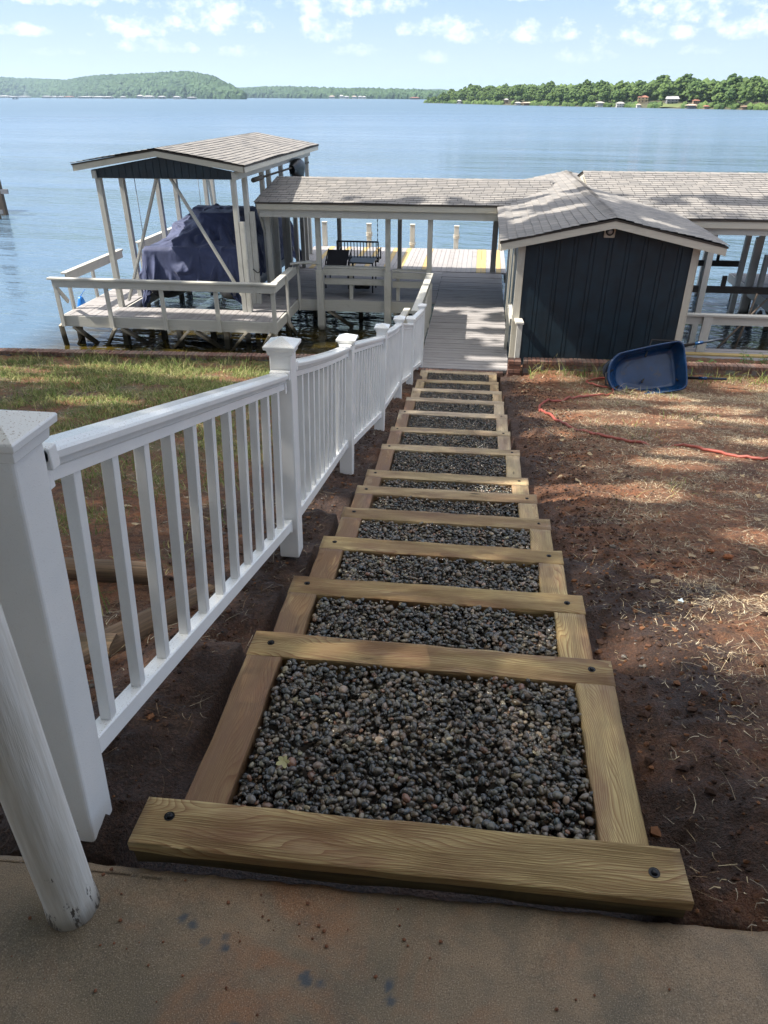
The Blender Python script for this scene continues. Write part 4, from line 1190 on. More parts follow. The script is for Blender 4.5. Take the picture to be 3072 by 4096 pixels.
# bench rail
br = thing('rail_bench', (-2.5, 17.4, DZ), 'built in weathered white plank bench and back rail along the front of the sitting deck', 'bench')
q = MB()
for (z, x0, x1) in ((1.44, -3.60, -2.15), (1.40, -1.98, -1.06)): q.bx(x0, x1, 17.20, 17.34, z, z + .04)
q.build('top_rail', M['white_wood'], br)
q = MB(); q.bx(-3.62, -2.15, 17.19, 17.23, 1.28, 1.43); q.bx(-3.62, -2.15, 17.25, 17.29, 1.06, 1.20); q.bx(-1.98, -1.1, 17.19, 17.23, 1.24, 1.38); q.bx(-1.98, -1.1, 17.25, 17.29, 1.02, 1.17)
q.build('back_board', M['white_wood'], br)
q = MB(); q.bx(-3.60, -2.15, 17.36, 17.5, 1.03, 1.07); q.bx(-3.60, -2.15, 17.52, 17.66, 1.03, 1.07); q.bx(-1.98, -1.1, 17.36, 17.5, 1.0, 1.04); q.bx(-1.98, -1.1, 17.52, 17.66, 1.0, 1.04)
q.build('seat', M['white_wood'], br)
for x in (-2.98, -1.85):
    q = MB(); q.bx(x - .04, x + .04, 17.295, 17.355, DZ, 1.42); q.build('leg', M['white_wood'], br)
    q = MB(); q.beam((x, 17.36, .74), (x, 17.66, 1.0), .04, .08); q.build('brace', M['white_wood'], br)

# porch swing
sw = thing('porch_swing', (-3.15, 19.5, 1.1), 'black slatted metal swing bench hanging on chains over the sitting deck', 'swing')
q = MB(); q.bx(-3.69, -2.62, 19.38, 19.41, 1.66, 1.70); q.bx(-3.69, -2.62, 19.44, 19.47, 1.24, 1.28); q.build('back_frame', M['black_metal'], sw)
q = MB()
for i in range(13):
    x = -3.66 + i * .0835; q.beam((x, 19.40, 1.68), (x, 19.455, 1.26), .022, .012, (0, 1, 0))
q.build('back_slats', M['black_metal'], sw)
q = MB()
for i in range(7): q.bx(-3.68, -2.63, 19.50 + i * .07, 19.545 + i * .07, 1.20, 1.215)
q.bx(-3.70, -3.66, 19.46, 20.0, 1.16, 1.20); q.bx(-2.66, -2.62, 19.46, 20.0, 1.16, 1.20); q.build('seat', M['black_metal'], sw)
for x in (-3.70, -2.61):
    q = MB(); q.bx(x - .015, x + .015, 19.44, 20.0, 1.42, 1.45); q.bx(x - .015, x + .015, 19.44, 19.47, 1.16, 1.68); q.bx(x - .015, x + .015, 19.94, 19.97, 1.16, 1.43); q.build('arm', M['black_metal'], sw)
q = MB()
for x in (-3.68, -2.63):
    n = 26
    for i in range(n):
        z = 1.45 + (2.98 - 1.45) * (i + .5) / n; a = (0, 1) if i % 2 else (1, 0)
        q.box((x, 19.5, z), (.008 + .014 * a[0], .008 + .014 * a[1], .058), None, 2)
q.build('chain', M['black_metal'], sw)

tb = thing('fire_table', (-2.85, 18.3, DZ), 'dark metal framed square table with a mesh panel below the swing', 'table')
q = MB(); q.bx(-3.16, -2.54, 18.0, 18.62, 1.40, 1.43); q.build('top', M['black_metal'], tb, bevel=.004)
q = MB(); q.bx(-3.05, -2.65, 18.1, 18.5, .76, .95); q.build('fire_bowl', M['black_metal'], tb, bevel=.05)
for (x, y) in ((-3.14, 18.02), (-2.56, 18.02), (-3.14, 18.6), (-2.56, 18.6)):
    q = MB(); q.bx(x - .016, x + .016, y - .016, y + .016, DZ, 1.40); q.build('leg', M['black_metal'], tb)
ch = thing('patio_chair', (-3.55, 18.6, DZ), 'dark sling patio chair behind the left roof post', 'chair')
q = MB(); q.grid([(-3.82 + .52 * i / 4 + .1 * (j / 5), 18.35 + .10 * j / 5 - .02 * math.sin(i * .8), 1.12 + .52 * j / 5) for j in range(6) for i in range(5)], 5, 6); q.build('backrest', M['mesh_fabric'], ch)
q = MB(); q.grid([(-3.80 + .52 * i / 4, 18.40 + .5 * j / 4, 1.12 - .03 * math.sin(j * .8)) for j in range(5) for i in range(5)], 5, 5); q.build('seat', M['mesh_fabric'], ch)
for (x, s_) in ((-3.82, -1), (-3.24, 1)):
    q = MB(); q.tube([(x + .1, 18.42, 1.66), (x + .02, 18.38, 1.36), (x, 18.38, 1.12), (x + .02, 18.30, .72)], .015, 8); q.tube([(x + .03, 18.38, 1.38), (x + .05, 18.8, 1.37), (x + .03, 18.95, 1.30), (x, 18.98, 1.0), (x, 19.0, .71)], .015, 8); q.tube([(x, 18.40, 1.12), (x, 18.92, 1.12)], .014, 8)
    q.build('frame', M['black_metal'], ch)

# ------------------------------------------------------------------ shed
sh = thing('storage_shed', (2.15, 15, DZ), 'dark navy boarded shed with cream trim and a shingled gable roof beside the walkway', 'shed')
SX0, SX1, SY0, SY1 = .70, 3.58, 12.86, 17.6; XM = 2.15
q = MB()
zf = lambda x: 2.86 + .385 * (1 - abs(x - XM) / 1.8) - .05
q.prism([(SX0, SY0 + .03, .55), (SX1, SY0 + .03, .55), (SX1, SY0 + .03, zf(SX1)), (XM, SY0 + .03, zf(XM)), (SX0, SY0 + .03, zf(SX0))][::-1], (0, .03, 0))
n = 0; x = SX0 + .10
while x < SX1 - .1:
    w = .205 if n % 2 == 0 else .055
    x2 = min(x + w, SX1 - .085)
    q.prism([(x, SY0 + .016, .56), (x2, SY0 + .016, .56), (x2, SY0 + .016, zf(x2)), (x, SY0 + .016, zf(x))], (0, .014, 0))
    x = x2 + .011; n += 1
q.bx(SX0, SX0 + .03, SY0 + .06, SY1, .55, 2.86); q.bx(SX1 - .03, SX1, SY0 + .06, SY1, .55, 2.86); q.bx(SX0, SX1, SY1 - .03, SY1, .55, 2.86)
for i in range(17): q.bx(SX0 - .012, SX0, SY0 + .1 + i * .28, SY0 + .36 + i * .28, .56, 2.84)
q.build('walls', M['navy_siding'], sh)
q = MB(); q.bx(SX0 - .02, SX0 + .085, SY0, SY0 + .014, .55, zf(SX0)); q.build('corner_trim', M['trim'], sh, bevel=.003)
q = MB(); q.bx(SX1 - .085, SX1 + .02, SY0, SY0 + .014, .55, zf(SX1)); q.build('corner_trim', M['trim'], sh, bevel=.003)
q = MB(); q.bx(SX0 - .036, SX0 - .014, SY0, SY0 + .09, .55, 2.78); q.build('corner_trim', M['trim'], sh, bevel=.003); q = MB(); q.bx(SX1 + .022, SX1 + .036, SY0, SY0 + .09, .55, 2.78); q.build('corner_trim', M['trim'], sh, bevel=.003)
for (y0, y1) in ((14.3, 15.3), (16.0, 17.3)):
    q = MB(); q.bx(SX0 - .034, SX0 - .013, y0, y0 + .09, DZ, 2.72); q.bx(SX0 - .034, SX0 - .013, y1, y1 + .09, DZ, 2.72); q.bx(SX0 - .034, SX0 - .013, y0 + .091, y1 - .001, 2.62, 2.72); q.build('door_frame', M['trim'], sh)
    q = MB(); q.bx(SX0 - .026, SX0 - .013, y0 + .1, y1 - .01, DZ + .02, 2.6); q.build('door', M['navy_siding'], sh)
gable_roof(sh, .34, 3.96, 12.58, 21.1, 'y', 2.88, 3.265, seed=11, fascia=.135)
q = MB(); q.bx(2.03, 2.21, SY0 - .018, SY0 + .012, 2.93, 3.11)
lp = q.build('security_light', M['tan_soffit'], sh, bevel=.012)
q = MB(); q.tube([(2.12, SY0 - .016, 3.03), (2.12, SY0 - .024, 3.03)], .068, 22); q.build('lens_housing', M['black_metal'], lp)
q = MB(); q.tube([(2.12, SY0 - .022, 3.03), (2.12, SY0 - .045, 3.025), (2.12, SY0 - .05, 3.025)], [.045, .04, .02], 18); q.build('lens', M['galv'], lp)
for (x, y) in ((.44, 20.9), (3.86, 20.9), (3.86, 18.0)):
    q = MB(); q.bx(x - .05, x + .05, y, y + .1, DZ if x < 1 else -1.9, 2.84); q.build('post', M['white_wood'], sh)
tr = thing('corner_handrail', (.74, 12.66, .7), 'short white timber handrail post and sloping cap at the near left corner of the shed', 'handrail')
q = MB(); q.hexa([(.72, 12.60, 1.515), (.86, 12.60, 1.515), (.61, 13.9, 1.515), (.75, 13.9, 1.515), (.72, 12.60, 1.555), (.86, 12.60, 1.555), (.61, 13.9, 1.555), (.75, 13.9, 1.555)], 1); q.build('cap', M['white_wood'], tr, bevel=.004)
q = MB(); q.bx(.75, .84, 12.62, 12.71, .62, 1.51); q.build('post', M['white_wood'], tr, bevel=.004)
q = MB(); q.bx(.63, .67, 13.0, 13.8, 1.38, 1.50); q.bx(.60, .655, 13.78, 13.86, DZ, 1.50); q.build('post', M['white_wood'], tr)

# ------------------------------------------------------------------ right covered slip
rp = thing('covered_slip', (6, 18.5, 0), 'wide shingled roof on white posts over the empty right hand boat slip', 'boat shelter')
gable_roof(rp, 2.30, 11.5, 15.72, 22.1, 'x', 2.865, 3.43, seed=17, fascia=.15, ends=(1, 0))
q = MB()
for i in range(13):
    y = 17.55 + i * .105; h = 3.36 - abs(18.9 - y - .04) * .177
    q.bx(2.285, 2.30, y, y + .085, 2.95, h)
q.build('gable', M['white_wood'], rp)
q = MB(); q.bx(2.283, 2.292, 17.5, 18.9, 3.10, 3.12); q.build('gable_trim', M['trim'], rp)
q = MB(); q.bx(3.6, 11.3, 15.82, 15.87, 2.56, 2.74); q.bx(3.6, 11.3, 21.9, 21.95, 2.5, 2.72); q.build('beam', M['white_wood'], rp)
for (x, y) in ((4.68, 15.9), (6.59, 19.6), (7.03, 19.95), (7.9, 20.2), (6.3, 21.8), (8.6, 15.9), (9.0, 21.8)):
    q = MB(); q.bx(x - .06, x + .06, y, y + .12, -1.9, 2.62 if y < 17 or y > 21 else 3.2); q.build('post', M['white_wood'], rp, bevel=.004)
q = MB(); q.bx(6.88, 6.97, 19.9, 20.0, -1.9, 1.9); q.bx(7.16, 7.27, 19.8, 19.92, -1.9, 1.5); q.build('post', M['white_wood'], rp)
for (x0, x1, y, z) in ((4.1, 6.95, 17.25, 1.2), (5.2, 6.85, 20.3, 1.2)):
    q = MB(); q.bx(x0, x1 if x1 < 7 else x1, y, y + .09, z - .09, z + .05); lb = q.build('lift_beam', M['dark_beam'], rp)
q = MB(); q.bx(5.45, 5.55, 17.28, 17.32, 1.25, 1.48); q.bx(6.15, 6.22, 20.32, 20.36, 1.25, 1.5); q.bx(6.85, 6.93, 17.28, 17.32, 1.25, 1.45); q.build('guide', M['dark_beam'], rp)
q = MB(); q.bx(7.05, 12.5, 17.15, 17.24, 1.11, 1.25); q.build('lift_beam', M['dark_beam'], rp)
q = MB(); q.tube([(6.12, 18.3, 2.7), (5.98, 18.0, 1.35)], .007, 5); q.tube([(4.15, 17.3, 2.0), (4.15, 17.3, 1.3)], .007, 5); q.build('lift_cable', M['galv'], rp)
rd = thing('right_finger_dock', (7.6, 19.6, 0), 'small white edged finger dock beyond the lift beams at the right edge', 'dock')
q = MB(); decking(q, 7.0, 8.2, 18.2, 21.6, 'x'); q.build('decking', M['deck'], rd)
q = MB(); q.bx(6.95, 6.99, 18.2, 21.6, DZ - .22, DZ - .01); q.bx(6.95, 8.2, 18.15, 18.19, DZ - .22, DZ - .01); q.build('fascia', M['white_wood'], rd)
for (x, y) in ((7.1, 18.4), (7.1, 20.0), (8.0, 18.4), (7.1, 21.3)):
    q = MB(); q.bx(x - .05, x + .05, y, y + .1, -1.9, DZ - .04); q.build('pile', M['pile'], rd)
q = MB(); q.beam((7.0, 18.4, .45), (7.5, 18.4, -.3), .05, .14, (0, 1, 0)); q.beam((6.95, 18.6, .4), (6.6, 18.8, -.3), .05, .14, (0, 1, 0)); q.build('brace', M['dark_beam'], rd)

rr_ = thing('slip_front_dock', (6, 13.9, DZ), 'narrow boarded dock ledge behind the brick wall on the right', 'dock')
q = MB(); decking(q, 3.72, 11, 13.42, 14.35, 'x', .14, .01); q.build('decking', M['deck'], rr_)
q = MB(); q.bx(3.72, 11, 13.85, 13.98, DZ + .004, DZ + .03); q.build('yellow_board', M['deck_yellow'], rr_)
q = MB(); q.bx(3.7, 11, 13.36, 13.4, .3, DZ - .01); q.build('fascia', M['white_wood'], rr_)
rl = thing('slip_front_railing', (5, 14.1, DZ), 'grey white timber railing right of the shed, in front of the empty slip', 'railing')
q = MB(); q.bx(3.78, 11, 14.03, 14.17, 1.385, 1.425); q.build('top_rail', M['white_wood'], rl, bevel=.004)
q = MB(); q.bx(3.80, 11, 14.08, 14.12, 1.23, 1.38); q.build('upper_board', M['white_wood'], rl)
for x in (4.33, 6.3, 8.3):
    q = MB(); q.hexa([(x - .09, 14.03, .35), (x + .07, 14.03, .35), (x - .09, 14.075, .35), (x + .07, 14.075, .35), (x - .07, 14.03, 1.38), (x + .09, 14.03, 1.38), (x - .07, 14.075, 1.38), (x + .09, 14.075, 1.38)], 2); q.build('post', M['white_wood'], rl)
for i, (a, b_, lab) in enumerate([((4.75, 14.6, .55), (6.1, 16.2, 1.25), 'thin brown pole leaning low over the water, left one of the crossing poles'), ((5.75, 14.6, .5), (7.2, 16.2, 1.2), 'thin brown pole slanting to the right edge behind the railing'),
                               ((5.05, 14.45, .45), (5.55, 15.3, 1.55), 'thin upright leaning stick beside the slip water'), ]):
    q = MB(); q.tube([a, b_], .02, 8); tag(q.build('pole', M['bark']), lab, 'pole')

# ------------------------------------------------------------------ wheelbarrow lying on its side
wbw = thing('wheelbarrow', (2.8, 11.3, .82), 'blue wheelbarrow tipped on its side on the dry grass in front of the shed', 'wheelbarrow')
rim = np.array([(2.304, 11.252, .905), (2.504, 11.214, .835), (2.70, 11.22, .850), (2.921, 11.236, .872), (3.12, 11.25, .905), (3.287, 11.268, .936), (3.345, 11.28, .96), (3.378, 11.30, 1.00), (3.385, 11.33, 1.06), (3.37, 11.40, 1.19), (3.348, 11.458, 1.317), (3.322, 11.52, 1.43), (3.295, 11.564, 1.528), (3.262, 11.59, 1.58), (3.22, 11.60, 1.60), (3.186, 11.599, 1.598),
                (2.98, 11.58, 1.56), (2.788, 11.559, 1.518), (2.55, 11.53, 1.46), (2.42, 11.51, 1.43), (2.328, 11.498, 1.397), (2.265, 11.47, 1.34), (2.222, 11.438, 1.277), (2.195, 11.40, 1.20), (2.188, 11.363, 1.127), (2.195, 11.325, 1.05), (2.214, 11.30, 1.0), (2.25, 11.275, .945)])
cen = rim.mean(0); nrm = np.array([0, .894, -.447]); Pn = len(rim)
dense = []
for i in range(Pn):
    for k in range(4):
        p = [rim[(i + d) % Pn] for d in (-1, 0, 1, 2)]; s_ = k / 4
        dense.append(.5 * ((2 * p[1]) + (-p[0] + p[2]) * s_ + (2 * p[0] - 5 * p[1] + 4 * p[2] - p[3]) * s_ ** 2 + (-p[0] + 3 * p[1] - 3 * p[2] + p[3]) * s_ ** 3))
dense = np.array(dense); n = len(dense)
ct = dense.mean(0) + np.array([.10, 0, 0])
lay = []
for (f, dp) in ((1.035, .02), (1.04, .004), (1.03, -.008), (1.0, -.01), (.985, 0), (.97, .03), (.93, .10), (.88, .18), (.83, .245), (.76, .285), (.66, .296)):
    lay.append(ct + (dense - ct) * f + nrm * dp)
q = MB(); q.grid([tuple(p) for L_ in lay for p in L_], n, len(lay), True, .02, .5, True)
q.face([(len(lay) - 1) * n + k for k in range(n)], [(0, 0)] * n, .5)
tray = q.build('tray', M['blue_tray'], wbw)
sm_ = tray.modifiers.new('thick', 'SOLIDIFY'); sm_.thickness = .006; sm_.offset = 0
for (a, b_) in (((2.95, 11.86, 1.37), (3.895, 11.66, 1.656)), ((3.10, 11.86, .93), (4.008, 11.40, 1.094))):
    a, b_ = Vector(a), Vector(b_); q = MB(); q.beam(a, a.lerp(b_, .62), .045, .038); hd = q.build('handle', M['black_metal'], wbw, bevel=.004)
    q = MB(); q.tube([a.lerp(b_, .60), a.lerp(b_, .7), a.lerp(b_, .72)], [.028, .026, .02], 12); q.build('collar', M['blue_tray'], hd)
    q = MB(); q.tube([a.lerp(b_, .72), b_], .019, 12); q.build('grip', M['rubber'], hd)
q = MB(); q.tube([(2.25, 11.42, 1.16), (2.14, 11.36, 1.12), (2.15, 11.28, .97), (2.27, 11.25, .90), (2.36, 11.34, .92)], .017, 8); q.build('nose_guard', M['black_metal'], wbw)
q = MB(); q.tube([(2.42 + .19 * math.cos(a), 11.95 + .02 * math.cos(a), .99 + .17 * math.sin(a)) for a in np.linspace(0, 6.283, 25)], .045, 10, False); wh = q.build('wheel', M['rubber'], wbw)
q = MB(); q.tube([(2.42, 11.89, .99), (2.42, 12.01, .99)], .05, 12); q.tube([(2.42, 11.945, .99), (2.42, 11.955, .99)], .15, 20); q.build('rim', M['galv'], wh)
q = MB(); q.tube([(2.75, 11.58, 1.35), (2.9, 12.0, 1.5), (3.3, 12.0, 1.5), (3.3, 11.7, 1.5)], .014, 8); q.tube([(2.75, 11.5, .95), (2.9, 11.85, .98), (3.3, 11.85, 1.0), (3.3, 11.5, 1.0)], .014, 8); q.build('leg', M['black_metal'], wbw)

# hose
hp = [(2.45, 11.98), (2.30, 12.00), (2.08, 11.95), (1.93, 11.83), (2.02, 11.72), (2.20, 11.52), (2.26, 11.22), (2.20, 10.95), (2.03, 10.70), (1.78, 10.50), (1.55, 10.32), (1.32, 10.08), (1.12, 9.86), (1.01, 9.62), (.95, 9.30), (.945, 8.95), (1.02, 8.55), (1.134, 8.19), (1.28, 7.90), (1.458, 7.637), (1.68, 7.44), (1.903, 7.30), (2.10, 7.24), (2.264, 7.202), (2.44, 7.10), (2.626, 6.992), (2.80, 6.89), (2.97, 6.797), (3.3, 6.65), (3.9, 6.5)]
pp = []
for i in range(len(hp) - 1):
    p = [np.array(hp[max(0, min(len(hp) - 1, i + d))]) for d in (-1, 0, 1, 2)]
    for k in range(5):
        s_ = k / 5; c = .5 * ((2 * p[1]) + (-p[0] + p[2]) * s_ + (2 * p[0] - 5 * p[1] + 4 * p[2] - p[3]) * s_ ** 2 + (-p[0] + 3 * p[1] - 3 * p[2] + p[3]) * s_ ** 3)
        dip = -.03 if 1.93 < c[0] < 2.15 and c[1] < 7.5 else 0
        pp.append((c[0], c[1], float(surfz(c[0], c[1])) + .022 + dip + .012 * math.sin(i * 1.7)))
q = MB(); q.tube(pp, .0165, 12); tag(q.build('garden_hose', M['hose']), 'red garden hose snaking from behind the wheelbarrow across the dirt', 'hose')
#PART3
# ------------------------------------------------------------------ straw, grass and litter on the yard
def blades(n, xr, yr, prob, L, Wd, lift, cols, seed, upright=0.0, bend=.5, extra=0.012):
    rg = np.random.default_rng(seed)
    x = rg.uniform(*xr, n * 4); y = rg.uniform(*yr, n * 4); k = rg.uniform(0, 1, n * 4) < prob(x, y); x, y = x[k][:n], y[k][:n]; n = len(x)
    az = rg.uniform(0, 2 * np.pi, n); ln = L * np.exp(rg.normal(0, .45, n)); up = np.clip(rg.normal(upright, .22, n), .02, 1.45)
    wd = Wd * rg.uniform(.6, 1.4, n) * (1 + y * .07); z0 = surfz(x, y) + lift + rg.uniform(-.01, extra, n)
    rows = []
    side = az + np.pi / 2; crv = rg.normal(0, bend, n)
    px, py, pz_ = x.copy(), y.copy(), z0.copy(); a = az.copy(); u = up.copy()
    for s_ in range(4):
        w_ = wd * (1 - s_ / 3.4)
        rows.append(np.stack([px - np.cos(side) * w_, py - np.sin(side) * w_, pz_], -1)); rows.append(np.stack([px + np.cos(side) * w_, py + np.sin(side) * w_, pz_], -1))
        st_ = ln / 3
        px = px + np.cos(a) * np.cos(u) * st_; py = py + np.sin(a) * np.cos(u) * st_; pz_ = pz_ + np.sin(u) * st_
        a = a + crv; u = u - .35 * (upright + .15)
    V = np.stack(rows, 1)                          # n,8,3
    F = np.array([[0, 1, 3, 2], [2, 3, 5, 4], [4, 5, 7, 6]])
    F = (F[None] + (np.arange(n) * 8)[:, None, None]).reshape(-1, 4)
    cols = np.array(cols); c = cols[rg.integers(0, len(cols), n)] * rg.uniform(.6, 1.35, (n, 1))
    c = np.repeat(np.concatenate([c, np.ones((n, 1))], 1), 8, 0)
    return V.reshape(-1, 3), F, c


def join_blades(name, sets, label, cat):
    Vs, Fs, Cs, k = [], [], [], 0
    for V, F, c in sets: Vs.append(V); Fs.append(F + k); Cs.append(c); k += len(V)
    o = np_mesh(name, np.concatenate(Vs), np.concatenate(Fs), M['blade'], False, {'pcol': ('FLOAT_COLOR', 'POINT', np.concatenate(Cs))}, origin=(0, 8, .8))
    return tag(o, label, cat, kind='stuff')


STRAW = [(.50, .41, .26), (.40, .32, .20), (.58, .50, .36), (.28, .19, .11), (.45, .40, .30)]
BROWN = [(.12, .07, .04), (.20, .14, .09), (.08, .05, .03), (.32, .27, .2)]
GREEN = [(.12, .18, .045), (.17, .22, .06), (.24, .25, .085), (.09, .14, .035), (.36, .33, .15)]
fsn = lambda x, y, s=3.2, sd=77: fbm(x, y, s, 4, sd)
redm = lambda x, y: np.clip((fbm(x, y, 1.4, 4, 51) - .52) * 6, 0, 1)
def p_right(x, y): return (x > .66) * np.clip((fsn(x, y) - .36) * 3.6, .16, 1) * np.clip((x - .7) / 1.6, .08, 1) * (1 - .6 * redm(x, y)) * yard_inside(x, y) * (y < 12.3)
def p_left(x, y): return (x < -1.05) * np.clip((fsn(x, y) - .36) * 3, .08, 1) * yard_inside(x, y)
sets = [blades(120000, (.62, 9), (1.0, 12.3), p_right, .042, .0012, .004, STRAW, 1, .10, .6), blades(45000, (.62, 9), (1.0, 12.3), p_right, .05, .0013, .006, BROWN, 2, .05, .4),
        blades(34000, (.62, 4.5), (1.0, 5), p_right, .045, .0007, .004, STRAW, 5, .1, .7),
        blades(20000, (-10, -1.05), (1.2, 12.2), p_left, .07, .0013, .004, STRAW + BROWN, 3, .12, .45),
        blades(2600, (-.8 - .35, -.86), (1.3, 12), lambda x, y: (fsn(x, y) - .3) * 2, .05, .001, .0, BROWN, 6, .1, .5)]
join_blades('dry_straw', sets, 'dry straw and pine needles strewn over the bare soil', 'straw')
def p_gl(x, y): return (x < -1.3) * np.clip((-1.3 - x) / 1.0, 0, 1) * np.clip((y - 2.5) / 4 + (fsn(x, y) - .5) * 2, .10, 1) * np.clip((fbm(x, y, 2.1, 4, 91) - .36) * 5, .03, 1) * yard_inside(x, y)
def p_gr(x, y): return (x > .9) * (np.clip((y - 11.1) / 1.2, 0, 1) * np.clip((fsn(x, y) - .4) * 4, .05, 1) + np.clip((fbm(x, y, 1.1, 3, 15) - .60) * 7, 0, .5) * np.clip((x - 1) / 1, 0, 1)) * yard_inside(x, y) * (y < 12.28)
sets = [blades(95000, (-13, -1.3), (2.5, 12.3), p_gl, .075, .0021, 0, GREEN, 11, 1.0, .25), blades(9000, (.9, 9), (4, 12.28), p_gr, .08, .0018, 0, GREEN + STRAW, 12, 1.0, .25),
        blades(700, (1.0, 9), (12.0, 12.3), lambda x, y: x * 0 + 1., .17, .003, 0, GREEN, 13, 1.1, .2), blades(900, (-9, -1.3), (11.2, 12.2), lambda x, y: np.clip((fsn(x, y) - .5) * 6, 0, 1), .16, .003, 0, GREEN, 14, 1.1, .2)]
join_blades('grass', sets, 'thin green grass tufts growing through the soil', 'grass')

# clods and small stones in the turned soil (uncountable)
Vs, Fs, Cs, k = [], [], [], 0
V0, F0 = ico(1)
rg = np.random.default_rng(5); n = 34000
x = np.where(rg.uniform(0, 1, n) < .62, rg.normal(.85, .28, n), rg.uniform(.6, 6, n)); lft = rg.uniform(0, 1, n) < .25; x = np.where(lft, -.93 - np.abs(rg.normal(0, .35, n)), x)
y = 1.03 + rg.power(1.3, n) * 11; kk = ((x > .60) | (x < -.9)) & (x < 8)
x, y = x[kk], y[kk]; n = len(x); sz = .0045 * np.exp(rg.normal(0, .6, n)); sz = np.clip(sz, .002, .020) * np.where(x > 1.5, .62, 1)
sc = np.stack([sz, sz * rg.uniform(.6, 1, n), sz * rg.uniform(.45, .8, n)], -1)
jit = 1 + .35 * rg.uniform(-1, 1, (n, len(V0)))
P = V0[None] * sc[:, None, :] * jit[..., None]; P = P + np.stack([x, y, surfz(x, y) + sz * .15], -1)[:, None, :]
cols = np.array([(.05, .028, .02), (.09, .045, .028), (.15, .07, .035), (.035, .022, .018), (.17, .15, .13), (.10, .09, .085)])[rg.choice(6, n, p=[.28, .27, .22, .15, .04, .04])] * rg.uniform(.7, 1.3, (n, 1))
o = np_mesh('soil_clods', P.reshape(-1, 3), (F0[None] + (np.arange(n) * len(V0))[:, None, None]).reshape(-1, 3), M['blade'], False, {'pcol': ('FLOAT_COLOR', 'POINT', np.repeat(np.concatenate([cols, np.ones((n, 1))], 1), len(V0), 0))}, origin=(1, 5, 2))
tag(o, 'crumbs and clods of turned red brown soil', 'soil', kind='stuff')


def surf(x, y): return float(surfz(x, y))


def leaf_shape(q, c, r, az, tilt, lobes=5, deep=.45):
    pts = []; n = lobes * 4
    rot = Matrix.Rotation(az, 3, 'Z') @ Matrix.Rotation(tilt, 3, 'X')
    for i in range(n):
        a = 2 * math.pi * i / n; rr = r * (1 - deep * (.5 + .5 * math.cos(a * lobes)) * (1 if i % 2 == 0 else .8)) * (1.15 - .3 * math.cos(a))
        pts.append(Vector(c) + rot @ Vector((rr * math.cos(a), rr * math.sin(a), .14 * r * math.sin(a * 2.3))))
    b = len(q.v); q.v.append(tuple(c)); q.v += [tuple(p) for p in pts]
    for i in range(n): q.face([b, b + 1 + i, b + 1 + (i + 1) % n], [(0, 0)] * 3, .5)


M['clay'] = m_plain('clay_crumb', (.20, .085, .045), .9, 0, .3, 90); M['dead_leaf'] = m_plain('dead_leaf', (.34, .25, .14), .7, 0, .25, 40); M['pale_leaf'] = m_plain('pale_yellow_leaf', (.36, .34, .16), .6, 0, .2, 40)
M['scrap'] = m_plain('pale_scrap', (.45, .55, .62), .6, 0, .1, 40); M['stick'] = m_wood('bleached_stick', (.42, .34, .25), (.24, .18, .12)); M['brickbit'] = m_plain('clay_lump', (.30, .11, .045), .9, 0, .25, 60, .5)
q = MB(); leaf_shape(q, (-.457, 1.355, 3.318), .018, .7, .25); tag(q.build('fallen_leaf', M['pale_leaf']), 'small lobed yellow leaf lying on the nearest bed of pebbles', 'leaf')
q = MB(); leaf_shape(q, (1.04, 2.83, surf(1.04, 2.83) + .02), .013, .2, .2, 3, .6); tag(q.build('paper_scrap', M['scrap']), 'pale blue scrap lying beside the third step timber on the right', 'scrap')
q = MB(); leaf_shape(q, (1.60, 2.35, surf(1.60, 2.35) + .02), .015, 1.2, .2, 3, .3); tag(q.build('paper_scrap', M['scrap']), 'lone bluish white leaf scrap on dark soil right of the second step', 'scrap')
q = MB(); leaf_shape(q, (1.18, 1.95, surf(1.18, 1.95) + .02), .018, 2.2, .5, 4, .6); tag(q.build('fallen_leaf', M['dead_leaf']), 'small curled tan leaf on the dark soil right of the first pebble bed', 'leaf')
for i, (x, y, L, az, lab) in enumerate([(1.75, 3.75, .13, -.5, 'pale thick bleached stick in the middle of the dirt on the right'), (2.05, 2.9, .22, .9, 'long thin bleached twig at the right edge of the sunlit red soil'), (1.62, 3.05, .15, -.9, 'forked pale twig lying over the sunlit red soil'),
                                      (1.25, 4.25, .12, -.8, 'short brown twig standing out near the sixth step'), (2.3, 4.4, .16, .15, 'grey twig lying in the straw at the right side'), (-1.25, 4.4, .2, .5, 'pale crooked twig behind the near fence panel')]):
    q = MB(); z = surf(x, y) + .03; pts = [(x + L * (s_ - .5) * math.cos(az) + .012 * math.sin(s_ * 7 + i), y + L * (s_ - .5) * math.sin(az) + .012 * math.cos(s_ * 5), z + .006 * math.sin(s_ * 6)) for s_ in np.linspace(0, 1, 8)]
    r0 = .010 if i == 0 else .0035
    q.tube(pts, [r0 * (1.1 - .5 * s_) for s_ in np.linspace(0, 1, 8)], 7)
    if i == 2: q.tube([pts[4], (pts[4][0] + .04, pts[4][1] + .05, pts[4][2] + .012)], .0025, 6)
    tag(q.build('twig', M['stick']), lab, 'twig')
for (x, y, r, lab, mt) in [(1.52, 3.62, .028, 'orange clay lump lying just below the thick bleached stick', 'brickbit'), (1.48, 3.78, .024, 'flat orange brick fragment with straw around it', 'brickbit')]:
    q = MB(); b = 0
    for p in V0: q.v.append((x + p[0] * r * random.uniform(.9, 1.4), y + p[1] * r * random.uniform(.7, 1), surf(x, y) + .02 + p[2] * r * .6))
    for f in F0: q.face(list(f), [(0, 0)] * 3, .5)
    tag(q.build('clay_fragment', M[mt]), lab, 'rock')
